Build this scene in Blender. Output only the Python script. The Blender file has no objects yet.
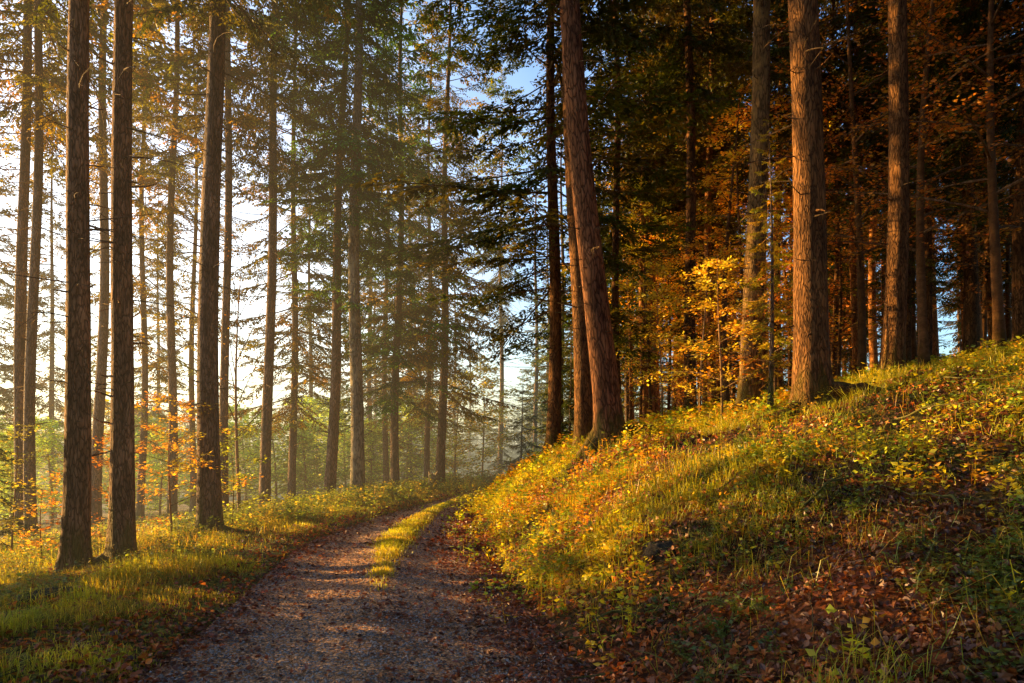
import bpy, math, random
import numpy as np
from mathutils import Vector

C = bpy.context.scene.collection
SC = bpy.context.scene
PI = math.pi
R = math.radians
FPX, CX, HZ, EYE = 683.0, 512.0, 450.0, 1.6      # focal length in pixels, centre, horizon row, eye height
rng = np.random.default_rng(11)
random.seed(11)

# ------------------------------------------------------------------ small helpers
def wx(px, Y):
    return (px - CX) / FPX * Y

def lerp(a, b, t):
    return a + (b - a) * t

def smooth(e0, e1, x):
    t = np.clip((x - e0) / (e1 - e0), 0, 1)
    return t * t * (3 - 2 * t)

_perm = np.random.default_rng(5).random((512, 512))
def vnoise(x, y):
    xi, yi = np.floor(x).astype(int), np.floor(y).astype(int)
    fx, fy = x - xi, y - yi
    fx, fy = fx * fx * (3 - 2 * fx), fy * fy * (3 - 2 * fy)
    g = lambda a, b: _perm[a & 511, b & 511]
    return lerp(lerp(g(xi, yi), g(xi + 1, yi), fx), lerp(g(xi, yi + 1), g(xi + 1, yi + 1), fx), fy)

def fbm(x, y, s, o=4):
    v, a, t = 0, 1.0, 0
    for k in range(o):
        v = v + a * vnoise(x * s * 2 ** k + 17.3 * k, y * s * 2 ** k + 9.1 * k)
        t += a
        a *= .5
    return v / t

# ------------------------------------------------------------------ road and terrain
_RY = np.array([0, 4.69, 5.75, 7.3, 9.9, 13, 15.6, 18.2, 21.9, 27.3, 29.5, 34, 42, 60, 90.])
_RR = np.array([.95, .6, .36, .09, -.29, -.66, -.88, -1.1, -.87, -.30, .1, 1.4, 5.0, 16, 38])
_LY = np.array([0, 4.69, 5.75, 7.3, 9.9, 12.1, 15.6, 18.2, 21.9, 27.3, 29.5, 34, 42, 60, 90.])
_LR = np.array([-2.2, -2.6, -2.72, -2.95, -3.35, -3.55, -3.3, -2.95, -2.25, -1.35, -.9, .3, 3.2, 13.5, 35])
_fy = np.arange(-60, 130, .25)
def _sm(v):
    k = np.exp(-np.linspace(-2, 2, 17) ** 2)
    k /= k.sum()
    return np.convolve(np.pad(v, 8, mode='edge'), k, 'valid')
_rr, _lr = _sm(np.interp(_fy, _RY, _RR)), _sm(np.interp(_fy, _LY, _LR))
def roadR(Y): return np.interp(Y, _fy, _rr)
def roadL(Y): return np.interp(Y, _fy, _lr)

_gd = np.array([-1, 0, .35, 1, 2.2, 3.5, 5, 8, 13.6, 25, 60, 500])
_gz = np.array([0, 0, .17, .72, 1.56, 1.87, 2.2, 2.85, 3.95, 5.6, 9, 30])
def terr(x, Y):
    x, Y = np.asarray(x, float), np.asarray(Y, float)
    dr, dl = x - roadR(Y), roadL(Y) - x
    k = lerp(.42, 1.0, smooth(3.2, 9.5, Y + 0 * x))
    k2 = np.where(dr > 4, lerp(k, 1.0, smooth(4, 14, dr)), k)
    bank = np.interp(dr, _gd, _gz) * k2
    bank = bank * lerp(1.0, .55, smooth(26, 50, Y))
    rough = (fbm(x, Y, .9, 4) - .5) * .5 + (fbm(x, Y, 3.5, 3) - .5) * .12
    bank = bank + rough * smooth(.15, 1.3, dr)
    v = np.interp(dl, [-1, 0, .5, 1.6, 2.7, 3.4, 9, 30, 60, 160, 400], [0, 0, .06, .05, -.14, -.27, -.78, -2.4, -3.0, -3.2, 2.0])
    v = v + rough * .45 * smooth(.2, 1.5, dl) * (1 - .5 * smooth(20, 60, dl))
    z = np.where(dr > 0, bank, np.where(dl > 0, v, 0.0))
    far = smooth(90, 260, Y + 0 * x)
    return z * (1 - far * .3) + (fbm(x, Y, .012, 3) - .5) * 4 * far

def tz(x, Y): return float(terr(np.array([x]), np.array([Y]))[0])

# ------------------------------------------------------------------ mesh building
def tri_mesh(name, V, F, mats, col=None, mi=None, smoothf=None):
    me = bpy.data.meshes.new(name)
    V = np.ascontiguousarray(V, dtype=np.float32).reshape(-1, 3)
    F = np.ascontiguousarray(F, dtype=np.int32).reshape(-1, 3)
    me.vertices.add(len(V)); me.vertices.foreach_set('co', V.ravel())
    me.loops.add(F.size); me.loops.foreach_set('vertex_index', F.ravel())
    me.polygons.add(len(F)); me.polygons.foreach_set('loop_start', np.arange(0, F.size, 3, dtype=np.int32))
    if mi is not None:
        me.polygons.foreach_set('material_index', np.ascontiguousarray(mi, dtype=np.int32))
    if smoothf is not None:
        me.polygons.foreach_set('use_smooth', np.ascontiguousarray(smoothf, dtype=bool) if not isinstance(smoothf, bool) else np.full(len(F), smoothf))
    if col is not None:
        a = me.attributes.new('Col', 'FLOAT_COLOR', 'POINT')
        c = np.ones((len(V), 4), np.float32); c[:, :3] = col
        a.data.foreach_set('color', c.ravel())
    for m in mats: me.materials.append(m)
    me.update(calc_edges=True)
    return me

class MB:
    """collects triangles: (verts, faces, colours, material index, smooth)"""
    def __init__(s): s.v, s.f, s.c, s.m, s.s, s.n = [], [], [], [], [], 0
    def add(s, V, F, col, mi=0, sm=False):
        V = np.asarray(V, np.float32).reshape(-1, 3); F = np.asarray(F, np.int32).reshape(-1, 3)
        s.v.append(V); s.f.append(F + s.n); s.n += len(V)
        c = np.empty((len(V), 3), np.float32); c[:] = col
        s.c.append(c); s.m.append(np.full(len(F), mi, np.int32)); s.s.append(np.full(len(F), sm))
    def mesh(s, name, mats):
        return tri_mesh(name, np.concatenate(s.v), np.concatenate(s.f), mats, np.concatenate(s.c), np.concatenate(s.m), np.concatenate(s.s))

def tube(P, rad, sides=6, cap=False):
    P = np.asarray(P, float); n = len(P); rad = np.broadcast_to(np.asarray(rad, float), (n,))
    T = np.gradient(P, axis=0); T /= np.linalg.norm(T, axis=1)[:, None] + 1e-9
    ref = np.array([0, 0, 1.]) if abs(T[:, 2]).mean() < .8 else np.array([1., 0, 0])
    A = np.cross(T, ref); A /= np.linalg.norm(A, axis=1)[:, None] + 1e-9
    B = np.cross(T, A)
    th = np.arange(sides) * 2 * PI / sides
    V = P[:, None] + rad[:, None, None] * (np.cos(th)[None, :, None] * A[:, None] + np.sin(th)[None, :, None] * B[:, None])
    F = []
    i = np.arange(n - 1)[:, None] * sides; j = np.arange(sides)[None]; k = (j + 1) % sides
    a, b, c, d = i + j, i + k, i + sides + k, i + sides + j
    F = np.stack([np.stack([a, b, c], -1), np.stack([a, c, d], -1)], 2).reshape(-1, 3)
    V = V.reshape(-1, 3)
    if cap:
        V = np.vstack([V, P[-1][None]])
        e = (n - 1) * sides
        F = np.vstack([F, [[e + q, e + (q + 1) % sides, len(V) - 1] for q in range(sides)]])
    return V, F

def norm(a): return a / (np.linalg.norm(a, axis=-1, keepdims=True) + 1e-9)

def kites(base, d, side, ln, w, fold=0.0):
    """n kite-shaped leaflets -> (n,4,3)"""
    ln, w = ln[:, None], w[:, None]
    m = base + d * ln * .45
    up = np.cross(d, side)
    return np.stack([base, m + side * w + up * w * fold, base + d * ln, m - side * w + up * w * fold], 1)

KF = np.array([[0, 1, 2], [0, 2, 3]])
def kf(n): return (np.arange(n)[:, None, None] * 4 + KF[None]).reshape(-1, 3)

def link(name, me, parent=None, loc=(0, 0, 0)):
    o = bpy.data.objects.new(name, me); C.objects.link(o); o.location = loc
    if parent is not None: o.parent = parent
    return o

def thing(name, label, cat, loc, group=None, rot=(0, 0, 0)):
    o = bpy.data.objects.new(name, None); C.objects.link(o)
    o.empty_display_size = .3
    o.location = loc; o.rotation_euler = rot
    o['label'] = label; o['category'] = cat
    if group: o['group'] = group
    return o

# ------------------------------------------------------------------ materials
class NT:
    def __init__(s, name):
        s.m = bpy.data.materials.new(name); s.m.use_nodes = True
        s.t = s.m.node_tree; s.t.nodes.clear()
        s.out = s.n('ShaderNodeOutputMaterial')
    def n(s, typ, **kw):
        nd = s.t.nodes.new(typ)
        for k, v in kw.items():
            if k in nd.inputs.keys() if isinstance(k, str) else False: nd.inputs[k].default_value = v
            else: setattr(nd, k, v)
        return nd
    def l(s, a, b): s.t.links.new(a, b)
    def mul(s, a, b, fac=1.0, mode='MULTIPLY'):
        m = s.n('ShaderNodeMix', data_type='RGBA', blend_type=mode)
        m.inputs[0].default_value = fac
        for q, i in ((a, 6), (b, 7)):
            if hasattr(q, 'is_linked'): s.l(q, m.inputs[i])
            else: m.inputs[i].default_value = (*q, 1)
        return m.outputs[2]
    def noise(s, scale, detail=4, vec=None, rough=.55, dist=0):
        t = s.n('ShaderNodeTexNoise'); t.inputs['Scale'].default_value = scale; t.inputs['Detail'].default_value = detail
        t.inputs['Roughness'].default_value = rough; t.inputs['Distortion'].default_value = dist
        if vec is not None: s.l(vec, t.inputs['Vector'])
        return t
    def ramp(s, fac, stops):
        r = s.n('ShaderNodeValToRGB'); e = r.color_ramp.elements
        while len(e) < len(stops): e.new(.5)
        for el, (p, c) in zip(e, stops):
            el.position = p; el.color = (*c, 1) if len(c) == 3 else c
        s.l(fac, r.inputs[0]); return r.outputs[0]

def leaf_mat(name, trans=.5, gloss=.06, tint=(1, 1, 1), ttint=(1.15, 1.05, .6), rough=.45):
    k = NT(name)
    at = k.n('ShaderNodeAttribute', attribute_name='Col')
    oi = k.n('ShaderNodeObjectInfo')
    c = k.mul(at.outputs['Color'], oi.outputs['Color'])
    c = k.mul(c, tint)
    nz = k.noise(1.3, 2)
    g = k.ramp(nz.outputs['Fac'], [(.3, (.6, .6, .6)), (.7, (1.35, 1.3, 1.2))])
    geo = k.n('ShaderNodeNewGeometry'); k.l(geo.outputs['Position'], nz.inputs['Vector'])
    c = k.mul(c, g)
    d = k.n('ShaderNodeBsdfDiffuse'); k.l(c, d.inputs['Color'])
    t = k.n('ShaderNodeBsdfTranslucent'); k.l(k.mul(c, ttint), t.inputs['Color'])
    m = k.n('ShaderNodeMixShader'); m.inputs[0].default_value = trans
    k.l(d.outputs[0], m.inputs[1]); k.l(t.outputs[0], m.inputs[2])
    gl = k.n('ShaderNodeBsdfGlossy'); gl.inputs['Roughness'].default_value = rough; gl.inputs['Color'].default_value = (.8, .8, .8, 1)
    m2 = k.n('ShaderNodeMixShader'); m2.inputs[0].default_value = gloss
    k.l(m.outputs[0], m2.inputs[1]); k.l(gl.outputs[0], m2.inputs[2])
    k.l(m2.outputs[0], k.out.inputs[0])
    return k.m

def bark_mat(name, dark, mid, light, scale=1.0, lichen=None, bump=.9, smooth_bark=False):
    k = NT(name)
    tc = k.n('ShaderNodeTexCoord')
    mp = k.n('ShaderNodeMapping'); k.l(tc.outputs['Object'], mp.inputs['Vector'])
    mp.inputs['Scale'].default_value = (1, 1, .22 if not smooth_bark else 1.6)
    oi = k.n('ShaderNodeObjectInfo')
    ad = k.n('ShaderNodeVectorMath', operation='ADD'); k.l(mp.outputs[0], ad.inputs[0]); k.l(oi.outputs['Location'], ad.inputs[1])
    vec = ad.outputs[0]
    n0 = k.noise(9 * scale, 5, vec, .65, .4)
    vo = k.n('ShaderNodeTexVoronoi', feature='DISTANCE_TO_EDGE'); vo.inputs['Scale'].default_value = 26 * scale
    mixv = k.n('ShaderNodeMix', data_type='VECTOR'); mixv.inputs[0].default_value = .16
    nn = k.noise(7 * scale, 3, vec)
    k.l(vec, mixv.inputs[4]); k.l(nn.outputs['Color'], mixv.inputs[5]); k.l(mixv.outputs[1], vo.inputs['Vector'])
    vr = k.ramp(vo.outputs['Distance'], [(0, (0, 0, 0)), (.16, (1, 1, 1))])
    col = k.ramp(n0.outputs['Fac'], [(.28, dark), (.5, mid), (.72, light)])
    col = k.mul(col, vr, .72 if not smooth_bark else .15)
    big = k.noise(.55, 3, tc.outputs['Object'])
    col = k.mul(col, k.ramp(big.outputs['Fac'], [(.3, (.65, .65, .66)), (.7, (1.3, 1.25, 1.15))]))
    if lichen:
        ln = k.noise(2.2, 5, tc.outputs['Object'], .7)
        f = k.ramp(ln.outputs['Fac'], [(.5, (0, 0, 0)), (.68, (1, 1, 1))])
        mm = k.n('ShaderNodeMix', data_type='RGBA'); k.l(f, mm.inputs[0]); k.l(col, mm.inputs[6]); mm.inputs[7].default_value = (*lichen, 1)
        col = mm.outputs[2]
    sx = k.n('ShaderNodeSeparateXYZ'); k.l(tc.outputs['Object'], sx.inputs[0])
    mg = k.n('ShaderNodeMath', operation='MULTIPLY_ADD'); k.l(nn.outputs['Fac'], mg.inputs[0]); mg.inputs[1].default_value = -2.2; k.l(sx.outputs['Z'], mg.inputs[2])
    mr = k.n('ShaderNodeMapRange'); k.l(mg.outputs[0], mr.inputs[0]); mr.inputs[1].default_value = -1.0; mr.inputs[2].default_value = -.35; mr.inputs[3].default_value = .75; mr.inputs[4].default_value = 0
    mo = k.n('ShaderNodeMix', data_type='RGBA'); k.l(mr.outputs[0], mo.inputs[0]); k.l(col, mo.inputs[6]); mo.inputs[7].default_value = (.05, .06, .014, 1); col = mo.outputs[2]
    col = k.mul(col, oi.outputs['Color']); col = k.mul(col, (2.3, 2.05, 1.8))
    b = k.n('ShaderNodeBsdfPrincipled'); k.l(col, b.inputs['Base Color']); b.inputs['Roughness'].default_value = .9
    b.inputs['Specular IOR Level'].default_value = .15
    hsum = k.mul(vr, k.ramp(n0.outputs['Fac'], [(.2, (.2, .2, .2)), (.8, (1, 1, 1))]))
    bp = k.n('ShaderNodeBump'); bp.inputs['Strength'].default_value = bump; bp.inputs['Distance'].default_value = .03
    k.l(hsum, bp.inputs['Height']); k.l(bp.outputs[0], b.inputs['Normal'])
    k.l(b.outputs[0], k.out.inputs[0])
    return k.m

def simple_col_mat(name, rough=.9, scale=30, bump=.4, dist=.01, lo=(.6, .6, .6), hi=(1.3, 1.3, 1.3), cells=0):
    k = NT(name)
    at = k.n('ShaderNodeAttribute', attribute_name='Col')
    geo = k.n('ShaderNodeNewGeometry')
    nz = k.noise(scale, 5, geo.outputs['Position'], .6)
    c = k.mul(k.mul(at.outputs['Color'], k.ramp(nz.outputs['Fac'], [(.3, lo), (.7, hi)])), (1.6, 1.55, 1.5))
    if cells:
        for cs_, fc in ((cells, .85), (cells * 2.3, .6)):
            v = k.n('ShaderNodeTexVoronoi'); v.inputs['Scale'].default_value = cs_; k.l(geo.outputs['Position'], v.inputs['Vector'])
            sp = k.n('ShaderNodeSeparateColor'); k.l(v.outputs['Color'], sp.inputs[0])
            c = k.mul(c, k.ramp(sp.outputs[0], [(0, (.3, .28, .3)), (.55, (.9, .8, .75)), (1, (2.2, 1.7, 1.4))]), fc)
    b = k.n('ShaderNodeBsdfPrincipled'); k.l(c, b.inputs['Base Color']); b.inputs['Roughness'].default_value = rough
    b.inputs['Specular IOR Level'].default_value = .2
    bp = k.n('ShaderNodeBump'); bp.inputs['Strength'].default_value = bump; bp.inputs['Distance'].default_value = dist
    k.l(nz.outputs['Fac'], bp.inputs['Height']); k.l(bp.outputs[0], b.inputs['Normal'])
    k.l(b.outputs[0], k.out.inputs[0])
    return k.m

M_needle = leaf_mat('spruce_needles', .42, .03, tint=(1.5, 1.5, 1.3), ttint=(1.7, 1.15, .4))
M_leaf = leaf_mat('autumn_leaves', .5, .05, tint=(1.6, 1.6, 1.3))
M_grass = leaf_mat('grass_blades', .5, .05, tint=(1.9, 1.75, 1.4), ttint=(1.35, 1.15, .45))
M_litter = leaf_mat('fallen_leaves', .25, .06, tint=(1.7, 1.5, 1.3), ttint=(1.2, .9, .6))
M_bark = bark_mat('spruce_bark', (.035, .026, .02), (.11, .08, .06), (.20, .15, .11), 1.0, None)
M_bark_red = bark_mat('reddish_pine_bark', (.04, .022, .018), (.15, .085, .062), (.27, .16, .115), .8, None, 1.0)
M_bark_grey = bark_mat('grey_lichened_bark', (.05, .045, .038), (.12, .11, .09), (.2, .18, .14), .8, (.17, .155, .10), .6)
M_wood = bark_mat('twig_bark', (.03, .022, .017), (.075, .055, .04), (.13, .1, .075), 2.0, None, .3)
M_beech = bark_mat('smooth_beech_bark', (.09, .075, .06), (.17, .14, .11), (.24, .2, .15), .6, None, .25, True)
M_ground = simple_col_mat('forest_soil', .95, 14, .8, .03, (.5, .5, .5), (1.5, 1.45, 1.4), cells=17)

def gravel_mat():
    k = NT('leaf_strewn_gravel')
    at = k.n('ShaderNodeAttribute', attribute_name='Col')
    geo = k.n('ShaderNodeNewGeometry')
    v = k.n('ShaderNodeTexVoronoi'); v.inputs['Scale'].default_value = 38; k.l(geo.outputs['Position'], v.inputs['Vector'])
    v2 = k.n('ShaderNodeTexVoronoi'); v2.inputs['Scale'].default_value = 85; k.l(geo.outputs['Position'], v2.inputs['Vector'])
    sep = k.n('ShaderNodeSeparateColor'); k.l(v.outputs['Color'], sep.inputs[0])
    c1 = k.ramp(sep.outputs[0], [(0, (.45, .43, .42)), (.5, (.95, .9, .88)), (.92, (1.3, 1.22, 1.18)), (1, (2.1, 2.0, 1.9))])
    d1 = k.ramp(v.outputs['Distance'], [(.2, (1.15, 1.15, 1.15)), (.75, (.42, .4, .4))])
    c = k.mul(k.mul(k.mul(at.outputs['Color'], c1), d1), (4.2, 3.15, 1.95))
    nz = k.noise(2.3, 5, geo.outputs['Position'], .65)
    c = k.mul(c, k.ramp(nz.outputs['Fac'], [(.3, (.62, .6, .6)), (.7, (1.3, 1.22, 1.18))]))
    b = k.n('ShaderNodeBsdfPrincipled'); k.l(c, b.inputs['Base Color']); b.inputs['Roughness'].default_value = .85
    b.inputs['Specular IOR Level'].default_value = .25
    h = k.n('ShaderNodeMath', operation='ADD'); k.l(v.outputs['Distance'], h.inputs[0]); k.l(v2.outputs['Distance'], h.inputs[1])
    bp = k.n('ShaderNodeBump', invert=True); bp.inputs['Strength'].default_value = .9; bp.inputs['Distance'].default_value = .02
    k.l(h.outputs[0], bp.inputs['Height']); k.l(bp.outputs[0], b.inputs['Normal'])
    k.l(b.outputs[0], k.out.inputs[0])
    return k.m
M_gravel = gravel_mat()

# ------------------------------------------------------------------ ground sheet and track
def grade(a, b, s0, g):
    out = [0.0]
    st = s0
    while out[-1] < b: out.append(out[-1] + st); st *= g
    pos = np.array(out)
    out = [0.0]; st = s0
    while out[-1] < -a: out.append(out[-1] + st); st *= g
    return np.concatenate([-np.array(out)[:0:-1], pos])
gx = np.concatenate([grade(-700, 0, .16, 1.05)[:-1] - 10, np.arange(-10, 11, .11), grade(0, 700, .16, 1.05)[1:] + 11])
gx = np.unique(np.round(gx, 4))
gy = np.concatenate([grade(-80, 0, .2, 1.12)[:-1] + 1, np.arange(1, 30, .13), grade(0, 900, .16, 1.05)[1:] + 30])
gy = np.unique(np.round(gy, 4))
GX, GY = np.meshgrid(gx, gy)
GZ = terr(GX, GY)
dr, dl = GX - roadR(GY), roadL(GY) - GX
onroad = (dr < .0) & (dl < .0)
GZ = GZ - .05 * smooth(0, .12, np.minimum(-dr, -dl)) * onroad
soil = np.array([.04, .02, .011]); moss = np.array([.06, .075, .012]); rust = np.array([.11, .045, .015])
pale = np.array([.10, .115, .05]); verge = np.array([.09, .11, .02])
n1 = fbm(GX, GY, .8, 4)[..., None]; n2 = fbm(GX + 50, GY, .35, 3)[..., None]
colb = lerp(soil, rust, smooth(.4, .62, n1)); colb = lerp(colb, moss, smooth(.5, .7, n2) * .7)
colv = lerp(verge, soil, smooth(.5, .75, n1) * .6)
colf = lerp(pale, np.array([.13, .11, .05]), smooth(.4, .6, n2))
colv = lerp(colv, colf, smooth(6, 22, dl)[..., None])
col = np.where((dr > 0)[..., None], colb, colv)
ny, nx = GX.shape
idx = np.arange(ny * nx).reshape(ny, nx)
a, b, c, d = idx[:-1, :-1].ravel(), idx[:-1, 1:].ravel(), idx[1:, 1:].ravel(), idx[1:, :-1].ravel()
F = np.stack([np.stack([a, b, c], 1), np.stack([a, c, d], 1)], 1).reshape(-1, 3)
g = link('ground', tri_mesh('ground', np.stack([GX, GY, GZ], -1), F, [M_ground], col.reshape(-1, 3), smoothf=True))
g['kind'] = 'structure'

def h_road(x, Y):
    L, Rr = roadL(Y), roadR(Y)
    t = (x - L) / (Rr - L)
    crown = .05 * np.exp(-((t - .5) / .12) ** 2) - .025 * np.exp(-((t - .22) / .1) ** 2) - .025 * np.exp(-((t - .78) / .1) ** 2)
    return .012 + crown + .03 * (fbm(x, Y, 1.6, 3) - .5)
ts = np.linspace(-.03, 1.03, 44)
ys = np.concatenate([np.arange(-10, 30, .12), np.arange(30, 95, .5)])
TT, YY = np.meshgrid(ts, ys)
XX = lerp(roadL(YY), roadR(YY), TT) + .05 * (fbm(XX0 := TT * 9, YY, 1.4, 3) - .5) * ((TT < 0) | (TT > 1))
ZZ = h_road(XX, YY) - .03 * ((TT < 0) | (TT > 1))
base = np.array([.19, .15, .12]); brown = np.array([.085, .04, .03]); green = np.array([.13, .16, .02])
k1 = fbm(XX, YY, 1.1, 4)[..., None]
cr = lerp(base, brown, np.clip(smooth(.5, .75, k1) * .55 + smooth(.78, .98, TT)[..., None] * .65 + smooth(.2, .0, TT)[..., None] * .4, 0, 1))
def strip_amount(t, Y, x):
    w = lerp(.03, .072, smooth(7.5, 13, Y))
    return np.exp(-((t - .5) / w) ** 2) * smooth(7.0, 11.5, Y + 2.2 * (fbm(x, Y, 2.0, 3) - .5) * 2)
cr = lerp(cr, green, (strip_amount(TT, YY, XX) * .9)[..., None])
ny, nx = XX.shape
idx = np.arange(ny * nx).reshape(ny, nx)
a, b, c, d = idx[:-1, :-1].ravel(), idx[:-1, 1:].ravel(), idx[1:, 1:].ravel(), idx[1:, :-1].ravel()
F = np.stack([np.stack([a, b, c], 1), np.stack([a, c, d], 1)], 1).reshape(-1, 3)
g = link('gravel_track', tri_mesh('gravel_track', np.stack([XX, YY, ZZ], -1), F, [M_gravel], cr.reshape(-1, 3), smoothf=True))
g['kind'] = 'structure'

def ground_z(x, Y):
    x, Y = np.asarray(x, float), np.asarray(Y, float)
    on = (x > roadL(Y)) & (x < roadR(Y)) & (Y > -10) & (Y < 94)
    return np.where(on, h_road(x, Y), terr(x, Y))

# ------------------------------------------------------------------ trunks
def trunk_mesh(name, H, r0, mat, flare=.55, lobes=5, lob=.35, seed=0, sides=22, roots=(), ztop=None, stubs=0, bendx=0.0, dz=.45, rootpaths=()):
    rg = np.random.default_rng(seed)
    zs = np.concatenate([np.linspace(-.25, 1.2, 14), np.arange(1.5, H, dz), [H]])
    th = np.arange(sides) * 2 * PI / sides
    Z, T = np.meshgrid(zs, th, indexing='ij')
    r = r0 * np.clip(1 - Z / H, .02, 1) ** .8
    e = .75 * np.exp(-np.maximum(Z, -.05) / .22) + .3 * np.exp(-np.maximum(Z, 0) / .9)
    lb = 1 + lob * np.cos(lobes * T + rg.uniform(0, 6)) + lob * .6 * np.cos((lobes - 2) * T + rg.uniform(0, 6))
    r = r * (1 + flare * e * lb)
    for (ang, amt) in roots:
        dA = (T - ang + PI) % (2 * PI) - PI
        r = r + r0 * amt * np.exp(-(dA / .38) ** 2) * np.exp(-np.maximum(Z, -.1) / .22)
    r = r * (1 + .05 * (fbm(T * r0 * 14, Z * 1.2 + seed, 1.2, 3) - .5) * 2)
    wob = .06 * np.array([np.sin(Z * .5 + seed), np.cos(Z * .43 + seed * 1.7)])
    X = r * np.cos(T) + wob[0] + bendx * np.sin(np.clip(Z / H, 0, 1) * PI); Yy = r * np.sin(T) + wob[1]
    n = len(zs)
    i = np.arange(n - 1)[:, None] * sides; j = np.arange(sides)[None]; k = (j + 1) % sides
    a, b, c, d = i + j, i + k, i + sides + k, i + sides + j
    F = np.stack([np.stack([a, b, c], -1), np.stack([a, c, d], -1)], 2).reshape(-1, 3)
    mb = MB(); mb.add(np.stack([X, Yy, Z], -1), F, (1, 1, 1), 0, True)
    for (P_, r_) in rootpaths:
        mb.add(*tube(P_, r_, 9), (1, 1, 1), 0, True)
    for s in range(stubs):                      # broken dead branch stubs
        z = rg.uniform(1.2, min(9.5, H * .6)); a0 = rg.uniform(0, 2 * PI); ln = rg.uniform(.08, .45)
        rr = r0 * (1 - z / H) ** .8
        p0 = np.array([math.cos(a0), math.sin(a0), 0]) * rr * .8 + [0, 0, z]
        dd = np.array([math.cos(a0), math.sin(a0), rg.uniform(-.3, .4)])
        P = [p0, p0 + dd * ln * .6, p0 + dd * ln + [0, 0, rg.uniform(-.06, .06)]]
        mb.add(*tube(P, [.018, .012, .006], 5), (1, 1, 1), 0, True)
    return mb.mesh(name, [mat])

# ------------------------------------------------------------------ spruce foliage
def rot_xy(v, a):
    ca, sa = np.cos(a), np.sin(a)
    return np.stack([v[..., 0] * ca - v[..., 1] * sa, v[..., 0] * sa + v[..., 1] * ca, v[..., 2]], -1)

def branch_proto(L, seed, step=.1, sub=.075, slen=.13, sw=.017, droop=.28, lift=.06, bare=.22):
    rg = np.random.default_rng(seed)
    spine = lambda s: np.stack([s, .05 * np.sin(s * 2 + seed), -droop * s + lift * s * s], -1)
    bs, ds, ws, ls, cs = [], [], [], [], []
    wood = []
    s = L * bare
    while s < L:
        for sd in (-1, 1):
            if rg.random() < .12: continue
            tl = min(.95, .14 + .42 * (L - s)) * rg.uniform(.6, 1.15)
            if s < L * .45: tl *= rg.uniform(.4, 1.0)
            p0 = spine(np.array(s + rg.uniform(-.03, .03)))
            ang = sd * R(rg.uniform(42, 68))
            hang = rg.uniform(-1.3, -.1)
            u = np.arange(.04, tl, sub)
            if len(u) == 0: continue
            tw = np.stack([np.cos(ang) * u, np.sin(ang) * u, hang * u * .5 + hang * u * u * .35], -1) + p0
            td = norm(np.gradient(tw, axis=0)) if len(u) > 1 else np.array([[math.cos(ang), math.sin(ang), hang]])
            wood.append((p0, tw[-1]))
            for s2 in (-1, 1, 0):
                k = rg.random(len(u)) < (.9 if s2 else .55)
                if not k.any(): continue
                b_, d_ = tw[k], rot_xy(td[k], s2 * R(44) + rg.normal(0, .22, k.sum()))
                d_ = d_ + np.stack([np.zeros(k.sum())] * 2 + [rg.normal(-.12, .25, k.sum())], -1)
                d_ = norm(d_)
                bs.append(b_); ds.append(d_)
                fall = 1 - .45 * (u[k] / tl)
                ls.append(slen * fall * rg.uniform(.7, 1.3, k.sum())); ws.append(sw * rg.uniform(.7, 1.3, k.sum()))
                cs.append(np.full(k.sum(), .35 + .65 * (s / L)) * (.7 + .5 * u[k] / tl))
        s += step * rg.uniform(.8, 1.2)
    B, D, Ln, W, cc = map(np.concatenate, (bs, ds, ls, ws, cs))
    sd = norm(np.cross(D, np.array([0, 0, 1.]) + rg.normal(0, .5, D.shape)))
    K = kites(B, D, sd, Ln, W)
    ss = np.linspace(0, L, 6)
    WV, WF = tube(spine(ss), np.linspace(.022, .004, 6) * (L / 2.5), 4)
    n = len(WV)
    wv, wf = [WV], [WF]
    for p, q in wood:
        dq = q - p; sdv = np.cross(dq, [0, 0, 1.]); sdv = sdv / (np.linalg.norm(sdv) + 1e-9) * .005
        wv.append(np.array([p - sdv, p + sdv, q])); wf.append(np.array([[n, n + 1, n + 2]])); n += 3
    return K, cc, np.concatenate(wv), np.concatenate(wf)

P_hi = [branch_proto(L, 40 + i, .105, .075, .16, .023, dr_, li) for i, (L, dr_, li) in enumerate(((2.6, .38, .06), (2.2, .55, .10), (2.9, .26, .03)))]
P_lo = [branch_proto(L, 60 + i, .2, .15, .27, .05, dr_, li) for i, (L, dr_, li) in enumerate(((2.6, .30, .07), (2.4, .15, .02)))]
P_sp = [branch_proto(L, 80 + i, .12, .085, .15, .022, dr_, li, .3) for i, (L, dr_, li) in enumerate(((2.6, .36, .07), (2.2, .22, .06)))]
P_vlo = [branch_proto(L, 90 + i, .34, .26, .46, .075, dr_, li, .1) for i, (L, dr_, li) in enumerate(((2.6, .30, .06), (2.4, .15, .02)))]

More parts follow.
